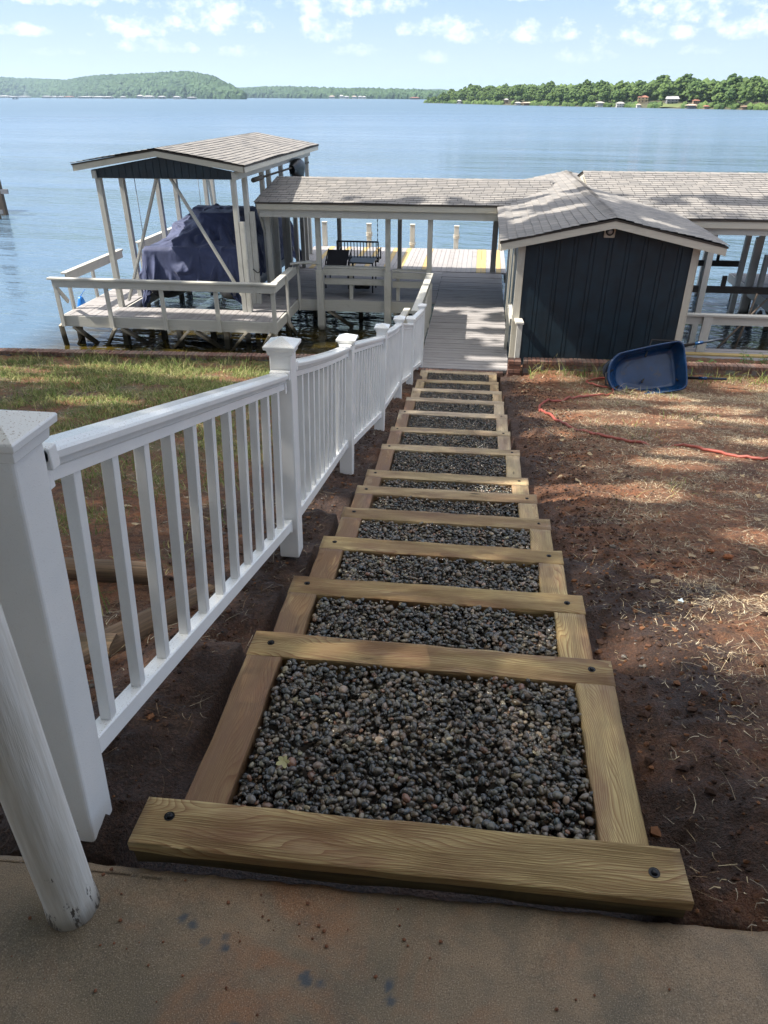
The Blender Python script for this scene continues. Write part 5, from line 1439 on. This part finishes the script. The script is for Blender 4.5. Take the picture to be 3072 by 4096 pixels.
# scattered dead leaves
q = MB()
for i in range(340):
    if i < 230: x, y = random.uniform(.75, 6), 1.4 + random.random() ** .8 * 10.5
    else: x, y = random.uniform(-7, -1.3), random.uniform(2, 11.5)
    leaf_shape(q, (x, y, surf(x, y) + .018), random.uniform(.012, .028), random.uniform(0, 6), random.uniform(-.5, .5), random.choice([2, 3, 4]), random.uniform(.3, .6))
tag(q.build('leaf_litter', M['dead_leaf']), 'scattered dead leaves and bark flakes', 'leaf litter', kind='stuff')

q = MB()
for i in range(70):
    x = random.gauss(-.55, .30) if i < 45 else random.uniform(-1.1, .8); y = random.uniform(.72, 1.0); r = random.choice([.0015, .002, .003, .0045])
    for pp_ in V0: q.v.append((x + pp_[0] * r * random.uniform(.8, 1.4), y + pp_[1] * r * random.uniform(.8, 1.2), PZ + .001 + r * .4 + pp_[2] * r * random.uniform(.6, .9)))
    for f in F0: q.face([len(q.v) - len(V0) + int(k_) for k_ in f], [(0, 0)] * 3, .5)
tag(q.build('clay_crumbs', M['clay']), 'crumbs of red clay and grit tracked over the patio', 'crumbs', kind='stuff')

# broad leaved weeds behind the brick wall
def weed(x, y, z, h, n, seed, label, spread=.35):
    rg = random.Random(seed); q = MB(); qs = MB()
    for i in range(n):
        a = rg.uniform(0, 6.28); hh = h * rg.uniform(.5, 1.1); bx_ = rg.uniform(-spread, spread); by_ = rg.uniform(-.08, .08)
        p0 = Vector((x + bx_, y + by_, z)); p1 = p0 + Vector((math.cos(a) * .12, math.sin(a) * .08, hh)); qs.tube([p0, p0.lerp(p1, .5) + Vector((.01, 0, .02)), p1], [.004, .003, .0015], 5)
        for k in range(7):
            c = p0.lerp(p1, .3 + .7 * k / 6); az = rg.uniform(0, 6.28); L = rg.uniform(.045, .085); w_ = L * .33; d = Vector((math.cos(az), math.sin(az), rg.uniform(-.3, .3))).normalized(); s_ = Vector((-d.y, d.x, rg.uniform(-.3, .3))).normalized()
            r_ = rg.random(); dn = Vector((0, 0, -L * .18))
            q.poly([c, c + d * L * .5 + s_ * w_, c + d * L + dn, c + d * L * .5 - s_ * w_], None, r_)
    t_ = thing('leafy_weed', (x, y, z), label, 'plant'); qs.build('stem', M['leafy'], t_); q.build('leaves', M['leafy'], t_)


weed(3.98, 12.80, .72, .22, 16, 1, 'bright green leafy weed just right of the wheelbarrow behind the brick wall', .22)
weed(5.3, 13.0, .72, .38, 34, 2, 'dark green leafy weeds spreading behind the brick wall at the right edge', .75)
weed(6.8, 13.0, .72, .42, 30, 3, 'tall leafy weeds at the far right behind the brick wall', .7)

# ------------------------------------------------------------------ near shade trees (crowns out of the frame, leaves laid along sun rays to shape the shade)
HOLES = [(2.6, 10.7, .7, .22), (2.9, 5.3, .4, .18), (3.6, 9.1, .5, .2), (-6.0, 11.5, 1.4, .3), (-3.4, 7.0, .4, .2), (-8.0, 10.6, 1.0, .3), (1.31, 5.27, .40, .30), (1.80, 8.78, .95, .42), (3.27, 9.83, .55, .28), (1.96, 6.41, .32, .15), (1.55, 2.80, .42, .2), (2.4, 6.9, .45, .16), (2.0, 4.15, .30, .13), (3.6, 6.2, .6, .25), (.85, 7.7, .25, .2), (1.02, 2.44, .30, .17),
         (1.14, 12.06, .60, .25), (-.98, 4.42, .16, .22), (-.14, 4.93, .80, .16), (.45, 5.25, .35, .3), (-4.78, 8.20, .45, .25), (-4.3, 11.1, 1.1, .45), (-2.6, 9.6, .7, .2), (-6.8, 9.7, .8, .2),
         (4.67, 11.98, .6, .25), (3.4, 7.76, .4, .15), (2.9, 11.2, .3, .12), (4.6, 8.4, .6, .2), (4.2, 4.4, .8, .3)]  # gaps kept in the crowns so that sun patches land on these spots
rg = np.random.default_rng(9); N = 200000
d = np.array(SUN_DIR[:]); zone = rg.choice(5, N, p=[.665, .11, .10, .055, .07])
tx = np.select([zone == 0, zone == 1, zone == 2, zone == 3, zone == 4], [rg.uniform(-9.5, 7, N), rg.uniform(.2, 5.5, N), rg.uniform(-8.6, -4.2, N), rg.uniform(-1.1, .7, N), rg.uniform(-3.4, 9, N)])
ty = np.select([zone == 0, zone == 1, zone == 2, zone == 3, zone == 4], [rg.uniform(-1.5, 12.6, N), rg.uniform(12.4, 15.6, N) + .8 * rg.uniform(0, 1, N) ** 3, rg.uniform(14.9, 15.5, N), rg.uniform(12.5, 16.6, N), rg.uniform(16.6, 17.25, N)])
tz = np.select([zone == 0, zone == 1, zone == 2, zone == 3, zone == 4], [gz(tx, ty), 3.0, 1.3, .7, 2.9 + 0 * tx])
keep = np.ones(N, bool)
for (hx, hy, rx_, ry_) in HOLES:
    e = ((tx - hx) / rx_) ** 2 + ((ty - hy) / ry_) ** 2 + (fbm(tx, ty, 4.5, 3, 23) - .5) * 1.6
    keep &= ~((zone == 0) & (e < 1.75))
thin = (zone > 1) & (fbm(tx, ty, 2.2, 3, 41) < np.select([zone == 2, zone == 3], [.50, .47], .50)); keep &= ~thin
thin = (zone == 1) & (fbm(tx, ty, 1.5, 3, 43) < .36); keep &= ~thin
tx, ty, tz = tx[keep], ty[keep], tz[keep]; n = len(tx)
hgt_ = np.where(rg.uniform(0, 1, n) < .5, rg.uniform(10.2, 13.5, n), rg.uniform(12.5, 17.5, n)); k_ = (hgt_ - tz) / (-d[2])
LP = np.stack([tx - d[0] * k_, ty - d[1] * k_, hgt_], -1)
TRUNKS = [((-9.5, 3.0, 1.9), 'broad oak up the slope left of the yard, trunk out of frame'), ((-13.5, 10.2, .8), 'tall oak by the seawall left of the frame'), ((-7.0, -3.4, 3.2), 'oak beside the house, behind the camera on the left'),
          ((-16.5, 4.5, 1.5), 'far oak left of the others, above the yard'), ((-5.6, 6.6, 1.9), 'slender oak over the lawn, left of the fence')]
TRUNKS = TRUNKS[:4]
own = np.argmin(np.stack([np.hypot(LP[:, 0] - t_[0][0], LP[:, 1] - t_[0][1]) for t_ in TRUNKS], -1), -1)
for ti, ((x, y, z), lab) in enumerate(TRUNKS):
    P_ = LP[own == ti]; t_ = thing('oak_tree', (x, y, z), lab, 'tree', 'shade trees standing over the yard'); n = len(P_)
    if n < 10: continue
    c = P_.mean(0); q = MB(); q.tube([(x, y, z - .4), (x + .1, y, z + 2.5), ((x + c[0]) / 2, (y + c[1]) / 2, 8.5), (c[0], c[1], 12.5)], [.30, .24, .17, .07], 12)
    for i in range(9):
        tgt = P_[rg.integers(0, n)]; s0 = Vector((x, y, 5.5)).lerp(Vector((c[0], c[1], 11)), rg.uniform(.2, .9)); q.tube([s0, s0.lerp(Vector(tgt), .5) + Vector((0, 0, .4)), Vector(tgt)], [.09, .05, .02], 6)
    q.build('trunk', M['bark'], t_)
    s_ = rg.uniform(.055, .10, n); a = rg.normal(size=(n, 3)); a /= np.linalg.norm(a, axis=1)[:, None]; b_ = np.cross(a, rg.normal(size=(n, 3))); b_ /= np.linalg.norm(b_, axis=1)[:, None]
    V = np.stack([P_ - a * s_[:, None], P_ + b_ * s_[:, None] * .6, P_ + a * s_[:, None], P_ - b_ * s_[:, None] * .6], 1).reshape(-1, 3)
    np_mesh('crown', V, (np.array([0, 1, 2, 3])[None] + (np.arange(n) * 4)[:, None]), M['leaf'], False, {'rnd': ('FLOAT', 'FACE', rg.random(n))}, origin=(x, y, z), parent=t_)

# ------------------------------------------------------------------ far shores
def lump_crown(rg, nl, rx, rz, zc, sub=1, leaf=.34):
    """crown of many small leafy lumps; unit metres"""
    V0_, F0_ = ico(sub); Vs, Fs, Rs, k = [], [], [], 0
    for i in range(nl):
        d = rg.normal(size=3); d /= np.linalg.norm(d); d[2] = abs(d[2]) * 1.0 - .35
        rr = rg.uniform(.45, 1.0) ** .6; c = np.array([d[0] * rx * rr, d[1] * rx * rr, zc + d[2] * rz * rr])
        s_ = rx * leaf * rg.uniform(.6, 1.25)
        jit = 1 + .34 * rg.uniform(-1, 1, (len(V0_), 1))
        Vs.append(V0_ * s_ * jit * np.array([1, 1, .8]) + c); Fs.append(F0_ + k); k += len(V0_); Rs.append(np.full(len(F0_), rg.random()))
    return np.concatenate(Vs), np.concatenate(Fs), np.concatenate(Rs)


rg = np.random.default_rng(77); TM = []
for i in range(6):
    H = [12, 13.5, 11, 14, 12, 9][i]; rx = [4.2, 4.6, 3.8, 4.4, 3.2, 3.6][i]
    V, F, r_ = lump_crown(rg, 125, rx, H * .44, H * .56, 1, .21)
    V2, F2, r2 = lump_crown(rg, 26, rx * .75, H * .25, H * .26, 1, .32)
    V = np.concatenate([V, V2]); F = np.concatenate([F, F2 + len(V) - len(V2)]); r_ = np.concatenate([r_, r2])
    o = np_mesh('far_shore_tree', V, F, M['far_green'], False, {'rnd': ('FLOAT', 'FACE', r_)}); TM.append(o.data); bpy.data.objects.remove(o)
SHR = np.array([(-56, 700), (-30, 652), (8, 544), (36, 491), (59, 449), (78, 413), (95, 384), (114, 353), (140, 312), (200, 240)], float)
CRZ = [6.5, 12.2, 11.3, 11.5, 12.0, 12.4, 12.8, 11.6, 12.5, 13]
seg = np.r_[0, np.cumsum(np.hypot(*np.diff(SHR, axis=0).T))]


def on_shore(s_, off):
    x = np.interp(s_, seg, SHR[:, 0]); y = np.interp(s_, seg, SHR[:, 1]); d = np.array([np.interp(s_ + 2, seg, SHR[:, 0]) - np.interp(s_ - 2, seg, SHR[:, 0]), np.interp(s_ + 2, seg, SHR[:, 1]) - np.interp(s_ - 2, seg, SHR[:, 1])])
    d /= np.hypot(*d); nrm_ = np.array([-d[1], d[0]])
    if nrm_[1] < 0: nrm_ = -nrm_
    return x + nrm_[0] * off, y + nrm_[1] * off


# bank and lawn
P = []; offs = [-.6, .6, 4, 20, 60, 160]; hz = [-.3, .35, .8, 2.4, 4.2, 6.0]
ns = 60
for j, (o_, h_) in enumerate(zip(offs, hz)):
    for i in range(ns):
        s_ = i / (ns - 1) * (seg[-1] - 4) + 2; xy = on_shore(s_, o_); P.append((xy[0], xy[1], h_ * (1 + .2 * math.sin(i * 1.1 + j)) if j else h_))
q = MB(); q.grid(P, ns, len(offs), True); tag(q.build('far_bank', M['far_bank'], origin=(50, 450, 0)), kind='structure')
HOUSE_S = []
gaps = [(59, 446, 2.5), (67, 431, 2.3), (79, 438, 3.4), (89, 416, 5.5), (92, 387, 3.5), (96.6, 401, 2.2), (107, 361, 2), (20, 518, 5), (-21, 622, 2.5), (13, 547, 3)]
LANDM = [(59, 446, 'the open white boathouse'), (67, 431, 'the tall white boathouse'), (79, 438, 'the cream house'), (89, 416, 'the grey house'), (107, 361, 'the brown pier'), (18, 518, 'the long pier roof'), (-21, 622, 'the first boathouse')]
lots = 0; PX = math.tan(R(0))
for row, (off, step, hs) in enumerate(((2.5, 7.0, .72), (11, 7.4, .90), (24, 8.2, .97))):
    s_ = 4.0
    while s_ < seg[-1] - 30:
        o_ = off + random.uniform(-2, 2); x, y = on_shore(s_, o_)
        hgt = np.interp(s_, seg, CRZ) / 12.6 * hs * random.uniform(.80, 1.10)
        lim = np.interp(s_, seg, CRZ)
        if s_ < 20: hgt *= .5 + s_ / 40
        ok = True
        for (gx, gy, rad) in gaps:
            rad = rad + 3
            # keep the line of sight to the houses open
            t_ = (x * gx + y * gy) / (gx * gx + gy * gy)
            if t_ < 1.005 and math.hypot(x - gx * t_, y - gy * t_) < rad and abs(y - gy) < 60: ok = False
        near = min(LANDM, key=lambda g: abs(math.atan2(x, y) - math.atan2(g[0], g[1])) * 400)
        side = 'left of' if math.atan2(x, y) < math.atan2(near[0], near[1]) else 'right of'
        lab = ['waterline tree', 'second row tree', 'tall back row tree'][row] + ' on the right far shore, ' + side + ' ' + near[2]
        if ok and lots < 290:
            o = bpy.data.objects.new('far_shore_tree', TM[random.randrange(6)]); C.objects.link(o)
            o.location = (x, y, .5 + o_ * .08); o.scale = (hgt * random.uniform(.9, 1.15),) * 2 + (hgt,); o.rotation_euler = (0, 0, random.uniform(0, 6.28))
            tag(o, lab, 'tree', 'trees along the right hand far shore'); lots += 1
        s_ += step * random.uniform(.75, 1.25)


def forest(name, pts, rad, mt, label, origin, sub=1, seed=3):
    rg = np.random.default_rng(seed); V0_, F0_ = ico(sub); n = len(pts); pts = np.array(pts)
    jit = 1 + .22 * rg.uniform(-1, 1, (n, len(V0_)))
    s_ = rad * rg.uniform(.65, 1.25, n)
    V = V0_[None] * s_[:, None, None] * jit[..., None] * np.array([1, 1, .95]) + pts[:, None, :]
    F = (F0_[None] + (np.arange(n) * len(V0_))[:, None, None]).reshape(-1, 3)
    o = np_mesh(name, V.reshape(-1, 3), F, M[mt], False, {'rnd': ('FLOAT', 'FACE', np.repeat(rg.random(n), len(F0_)))}, origin=origin)
    return tag(o, label, 'forest', kind='stuff')


def shore_forest(shore, crest, depth, rad, n, lump=.0, seed=1, base=4):
    """crown positions on a hillside that rises from the shore polyline to the crest heights"""
    rg = np.random.default_rng(seed); shore = np.array(shore, float); sg = np.r_[0, np.cumsum(np.hypot(*np.diff(shore, axis=0).T))]; out = []
    for i in range(n):
        s_ = rg.uniform(0, sg[-1]); d = rg.uniform(0, 1) ** .8; x = np.interp(s_, sg, shore[:, 0]); y = np.interp(s_, sg, shore[:, 1]); r_ = math.hypot(x, y); k = 1 + depth * d / r_
        top = np.interp(s_, sg, crest); h = base + (top - rad * .8 - base) * (math.sin(d * math.pi / 2) ** .8)
        out.append((x * k + rg.normal(0, 2), y * k + rg.normal(0, 2), h + rg.uniform(-1, 1) * rad * .35))
        if d < .15: out.append((x * k, y * k, base * .4))
    return out


LSH = [(-2390, 3515), (-1850, 2947), (-1736, 2961), (-1358, 2554), (-1103, 2245), (-854, 2011), (-678, 1822), (-570, 1662), (-480, 1528), (-455, 1490)]
LCR = [80, 72, 67, 53, 60, 59, 60, 46, 21, 8]
pts = shore_forest(LSH, LCR, 330, 8.0, 9500, seed=5, base=6)
forest('hillside_forest', pts, 8.0, 'far_green2', 'hazy wooded hill on the left side of the lake', (-1100, 2300, 0))
MSH = [(-520, 1620), (-460, 1467), (-359, 1367), (-232, 1162), (-143, 1040), (-68, 898), (-40, 860)]
MSH = [(x * 1.7, y * 1.7) for x, y in MSH]
pts = shore_forest(MSH, [24, 27, 30, 23, 19, 14, 12], 200, 6.5, 3600, seed=6, base=5)
forest('distant_shore_forest', pts, 6.5, 'far_green2', 'low distant tree line across the middle of the lake', (-420, 1900, 0))
pts = []
for row in range(2):
    for i in range(330):
        s_ = random.uniform(2, seg[-1] - 10); x, y = on_shore(s_, 36 + 18 * row + random.uniform(-6, 6)); pts.append((x, y, np.interp(s_, seg, CRZ) * (.66 if s_ > 20 else .35) + random.uniform(-1, 1)))
        pts.append((x, y, 5)); 
forest('back_forest', pts, 3.6, 'far_green', 'dense wood rising behind the right hand shore trees', (50, 480, 0))


pts = []
for i in range(900):
    s_ = random.uniform(3, seg[-1] - 20); o_ = random.uniform(.2, 5); x, y = on_shore(s_, o_)
    if any(math.hypot(x - gx * (x * gx + y * gy) / (gx * gx + gy * gy), y - gy * (x * gx + y * gy) / (gx * gx + gy * gy)) < rad * .9 and abs(y - gy) < 60 for gx, gy, rad in gaps): continue
    pts.append((x, y, .5 + o_ * .25))
forest('shore_brush', pts, 1.5, 'far_green', 'low green brush along the right hand shoreline', (50, 450, 0))


def ridge(pts, name, mt='far_ridge'):
    q = MB(); n = len(pts); P = []
    for j in range(4):
        for i, (x, y, z) in enumerate(pts):
            k = 1 + [0, .01, .04, .3][j]; P.append((x * k, y * k, [-1, z * .75, z, z * .6][j]))
    q.grid(P, n, 4); tag(q.build(name, M[mt], origin=(0, pts[0][1], 0)), kind='structure')


def az_pt(px, d, ytop):
    """world point in the direction of column px of the photograph's horizon, at range d"""
    a = R(-7.2) + math.atan((px - 1536) / 3306.0); return (d * math.sin(a), d * math.cos(a), 4.95 + (385 - ytop) / 3306.0 * d * 1.0)


ridge([az_pt(p, 5200, y) for p, y in ((860, 362), (930, 354), (1000, 353), (1100, 355), (1150, 353), (1200, 352), (1270, 354), (1300, 364), (1420, 368), (1560, 372), (1620, 372))], 'far_hills')
ridge([az_pt(p, 3600, y) for p, y in ((1200, 374), (1330, 372), (1400, 367), (1440, 365), (1480, 362), (1560, 364), (1640, 365), (1700, 360), (1760, 358), (1850, 370))], 'far_ridge')
ridge([(x * 1.14, y * 1.14, z * .86) for (x, y), z in zip(LSH, LCR)], 'left_hill')


# ---- far buildings
def far_house(x0, x1, y, z0, z1, wall, roofm, label, name='lakeside_house', storeys=1, open_=False, cat='house', group=None, hip=True, deep=None):
    t_ = thing(name, ((x0 + x1) / 2, y, z0), label, cat, group); w = x1 - x0; h = z1 - z0; d = deep or max(3, w * .7); hr = h * (.28 if hip else .35); zw = z1 - hr
    q = MB()
    if open_:
        for i in range(5):
            x = x0 + w * (.04 + .92 * i / 4); q.bx(x - w * .012, x + w * .012, y, y + w * .02, z0 - .3, zw); q.bx(x - w * .012, x + w * .012, y + d, y + d + w * .02, z0 - .3, zw)
        q.build('post', wall, t_); q = MB(); q.bx(x0, x1, y - .2, y + d + .2, z0 + h * .02, z0 + h * .10); q.build('deck', wall, t_)
        q = MB(); q.bx(x0 + w * .2, x1 - w * .15, y + .6, y + d - .5, z0 + h * .1, zw * .9); q.build('boat_wall', wall, t_)
    else:
        q.bx(x0 + .1, x1 - .1, y, y + d, z0 - .4, zw); q.build('wall', wall, t_)
        for s_ in range(storeys):
            zb = z0 + (zw - z0) * (s_ + .28) / storeys; zt2 = z0 + (zw - z0) * (s_ + .78) / storeys
            for i in range(3 if w < 6 else 5):
                k = 3 if w < 6 else 5; xx = x0 + w * (i + .5) / k
                q = MB(); q.bx(xx - w * .055, xx + w * .055, y - .04, y - .01, zb, zt2); q.build('window', M['far_glass'], t_)
            if storeys > 1: q = MB(); q.bx(x0, x1, y - w * .12, y - .05, z0 + (zw - z0) * s_ / storeys - .05, z0 + (zw - z0) * s_ / storeys + h * .03); q.build('balcony', wall, t_)
    q = MB(); e = w * .06; c = w * .28 if hip else .05
    A = [(x0 - e, y - e * 1.5, zw), (x1 + e, y - e * 1.5, zw), (x1 + e, y + d + e, zw), (x0 - e, y + d + e, zw)]; B = [(x0 + c, y + d / 2, z1), (x1 - c, y + d / 2, z1)]
    q.poly([A[0], A[1], B[1], B[0]]); q.poly([A[2], A[3], B[0], B[1]]); q.poly([A[1], A[2], B[1]]); q.poly([A[3], A[0], B[0]]); q.poly(A[::-1])
    q.build('roof', roofm, t_)
    return t_


M['far_glass'] = m_plain('far_windows', (.04, .05, .06), .2); M['f_white'] = m_plain('far_white_paint', (.42, .41, .39), .7); M['f_cream'] = m_plain('far_cream_wall', (.50, .41, .26), .8)
M['f_grey'] = m_plain('far_grey_wall', (.20, .20, .21), .8); M['f_red'] = m_plain('far_red_roof', (.30, .13, .09), .8); M['f_roof'] = m_plain('far_grey_roof', (.33, .33, .34), .7); M['f_brown'] = m_plain('far_brown_wood', (.22, .15, .10), .8); M['f_tan'] = m_plain('far_tan_roof', (.42, .33, .27), .8)
W_, Gm, Gr, Br, Rd = M['f_white'], M['f_grey'], M['f_roof'], M['f_brown'], M['f_red']
far_house(56.7, 61.2, 446, .1, 2.6, W_, M['f_white'], 'white roofed open boathouse, leftmost white building of the right hand shore houses', 'boathouse', open_=True, cat='boathouse')
far_house(65.0, 68.9, 431, 0, 2.5, W_, M['f_white'], 'two storey white boathouse standing in the water under the trees', 'boathouse', 2, cat='boathouse')
far_house(73.0, 75.0, 419, 0, 1.8, W_, M['f_tan'], 'tiny white gazebo with tan pointed roof at the waterline below the cream house', 'gazebo', hip=True, cat='gazebo')
far_house(76.2, 81.5, 438, 2.2, 5.4, M['f_cream'], M['f_red'], 'cream two storey house with red brown roof among the far trees', 'lakeside_house', 2)
far_house(74.6, 76.4, 446, 2.9, 5.6, M['f_grey'], W_, 'narrow pale gabled house just left of the cream house', 'lakeside_house', 1, hip=False)
far_house(86.3, 91.8, 416, 1.6, 5.0, Gm, Gr, 'long grey two storey house with metal roof above the far lawn', 'lakeside_house', 2, hip=False)
far_house(89.4, 94.3, 387, .1, 1.9, Gm, M['f_tan'], 'low grey open boathouse with wide tan roof at the foot of the far lawn', 'boathouse', open_=True, cat='boathouse')
far_house(95.3, 98.2, 401, 1.8, 3.7, Br, Rd, 'small red brown house half hidden right of the far lawn', 'lakeside_house', 1)
far_house(105.9, 108.9, 361, 0, 1.6, Br, Br, 'brown timber pier frame with flat top near the right edge', 'pier_shelter', open_=True, cat='pier')
far_house(-23.4, -19.9, 623, 0, 2.6, W_, Gr, 'small white boathouse at the left end of the right hand shore', 'boathouse', open_=True, cat='boathouse')
far_house(16.6, 20.6, 521, .1, 1.9, W_, M['f_white'], 'white boathouse beside the long brown pier roof on the right hand shore', 'boathouse', open_=True, cat='boathouse')
far_house(20.7, 27.0, 513, 0, 1.9, Br, M['f_tan'], 'long low brown pier roof right of the small white boathouse', 'pier_shelter', open_=True, cat='pier')
far_house(10.2, 13.2, 547, 1.1, 3.7, Br, Gr, 'small brown house in the trees above the far pier', 'lakeside_house', 1)
far_house(95.3, 97.6, 380, 0, 1.5, Br, Rd, 'little brown dock shelter with red roof right of the grey boathouse', 'pier_shelter', open_=True, cat='pier')
q = MB(); q.grid([(81.5 + 13 * i / 7, 400 - (i - 3) * 1.4 + 20 * j / 4, .5 + 1.6 * j / 4 + .1 * math.sin(i)) for j in range(5) for i in range(8)], 8, 5); tag(q.build('far_lawn', M['far_lawn']), kind='structure')
LH = [(-1586, -1551, 2527, 6.5), (-1555, -1522, 2531, 4.5), (-1520, -1488, 2536, 5.5), (-1261, -1237, 2227, 5.5), (-1232, -1218, 2230, 5), (-1216, -1201, 2232, 5), (-1200, -1175, 2235, 4.6), (-1029, -996, 1991, 4.6), (-994, -967, 1995, 4.6), (-872, -850, 1798, 4.3), (-831, -819, 1803, 4.4), (-792, -780, 1808, 7), (-742, -721, 1724, 5.6), (-677, -663, 1649, 5), (-592, -579, 1515, 4.6), (-565, -550, 1518, 3.4)]
LL = ['widest pale dock house at the left edge of the far hill shore', 'second low pale dock house from the left edge of the far hill shore', 'third pale boathouse from the left edge, beside the bare slope', 'grey roofed boathouse right of the bare slope', 'small grey boathouse right of the first grey roofed one', 'small grey boathouse left of the red roofed one', 'red roofed boathouse on the far hill shore', 'long dark low boathouse near the middle of the hill shore', 'long white boathouse near the middle of the hill shore', 'low white boathouse beyond the gap in the hill shore docks', 'small grey boathouse left of the white hill house', 'tall narrow white house at the foot of the hill', 'wide white boathouse below the tall white house', 'grey boathouse under the steep part of the hill', 'white boathouse near the point of the hill', 'small tan dock on the point of the hill']
for i, ((x0, x1, y, h), lab) in enumerate(zip(LH, LL)):
    far_house(x0, x1, y - 14, .4, h + .6, [W_, Gm, W_, Gm][i % 4] if i != 7 else Gm, Rd if i == 6 else (W_ if i in (0, 8, 11, 12) else Gr), lab, 'boathouse' if i != 11 else 'lakeside_house', open_=False, cat='boathouse' if i != 11 else 'house', group='boathouses along the far hill shore')
for (x0, x1, y, h, lab, rm) in [(-449, -439, 1500, 5, 'white house at the left end of the middle tree line', Gr), (-209, -202, 1075, 4.0, 'tan house at the left of the white cluster on the middle shore', M['f_tan']), (-195, -190, 1075, 4.8, 'tall white house of the middle shore cluster', W_),
                                (-179, -173, 1018, 3.6, 'white house just right of the tallest one on the middle shore', Gr), (-169, -163.5, 1018, 3.8, 'pale tan house in the middle of the distant white cluster', M['f_tan']), (-157, -152, 990, 3.6, 'white house with grey roof towards the right of the distant cluster', Gr), (-151, -146.5, 985, 3.4, 'last small white house at the right end of the distant cluster', W_), (-84, -74, 885, 2.4, 'low red brown dock at the right end of the middle shore', Rd)]:
    x0, x1, y, h = x0 * 1.7, x1 * 1.7, y * 1.7, h * 1.55
    far_house(x0, x1, y, .3, h, W_ if rm is not Rd else Br, rm, lab, 'lakeside_house')
bo = thing('pontoon_boat', (-896, 1476, 0), 'tiny dark pontoon boat out on the water off the left hill', 'boat')
q = MB(); q.bx(-901, -890, 1474, 1478, .1, 1.3); q.build('hull', M['dark_hull'], bo); q = MB(); q.bx(-900, -892, 1474, 1478, 3.1, 3.4); q.build('canopy', M['dark_hull'], bo); q = MB()
for x in (-899.5, -892.5): q.bx(x - .15, x + .15, 1475, 1477, 1.3, 3.1)
q.build('canopy_post', M['dark_hull'], bo)

# neighbour's pier at the left edge
npi = thing('neighbour_pier', (-23, 35, 0), 'dark weathered pier end with posts at the left edge of the lake', 'pier')
q = MB(); q.bx(-40, -23.3, 34.6, 36.0, .86, .98); q.build('deck', M['dark_beam'], npi)
for (x, y, z) in ((-22.75, 34.4, 1.55), (-22.3, 33.1, .9), (-24.6, 34.4, 1.5), (-26.5, 36.4, 1.5)):
    q = MB(); q.bx(x - .13, x + .13, y - .1, y + .12, -1.9, z); q.build('post', M['bark'], npi)
q = MB(); q.bx(-24, -22.25, 34.3, 34.36, .95, 1.15); q.bx(-24, -21.9, 33.0, 33.06, .25, .42); q.build('cross_board', M['f_grey'], npi)

# ------------------------------------------------------------------ air
hm = bpy.data.materials.new('haze_air'); hm.use_nodes = True; nt = hm.node_tree
nt.nodes.remove(nt.nodes['Principled BSDF'])
pv = nt.nodes.new('ShaderNodeVolumePrincipled'); pv.inputs['Color'].default_value = (.60, .80, 1, 1); pv.inputs['Density'].default_value = .00011; pv.inputs['Anisotropy'].default_value = .2
nt.links.new(pv.outputs[0], nt.nodes['Material Output'].inputs['Volume'])
q = MB(); q.bx(-9000, 9000, -60, 9500, -4, 130); hzo = q.build('haze', hm, origin=(0, 0, -4)); tag(hzo, kind='stuff', label='pale summer haze over the lake', cat='haze')
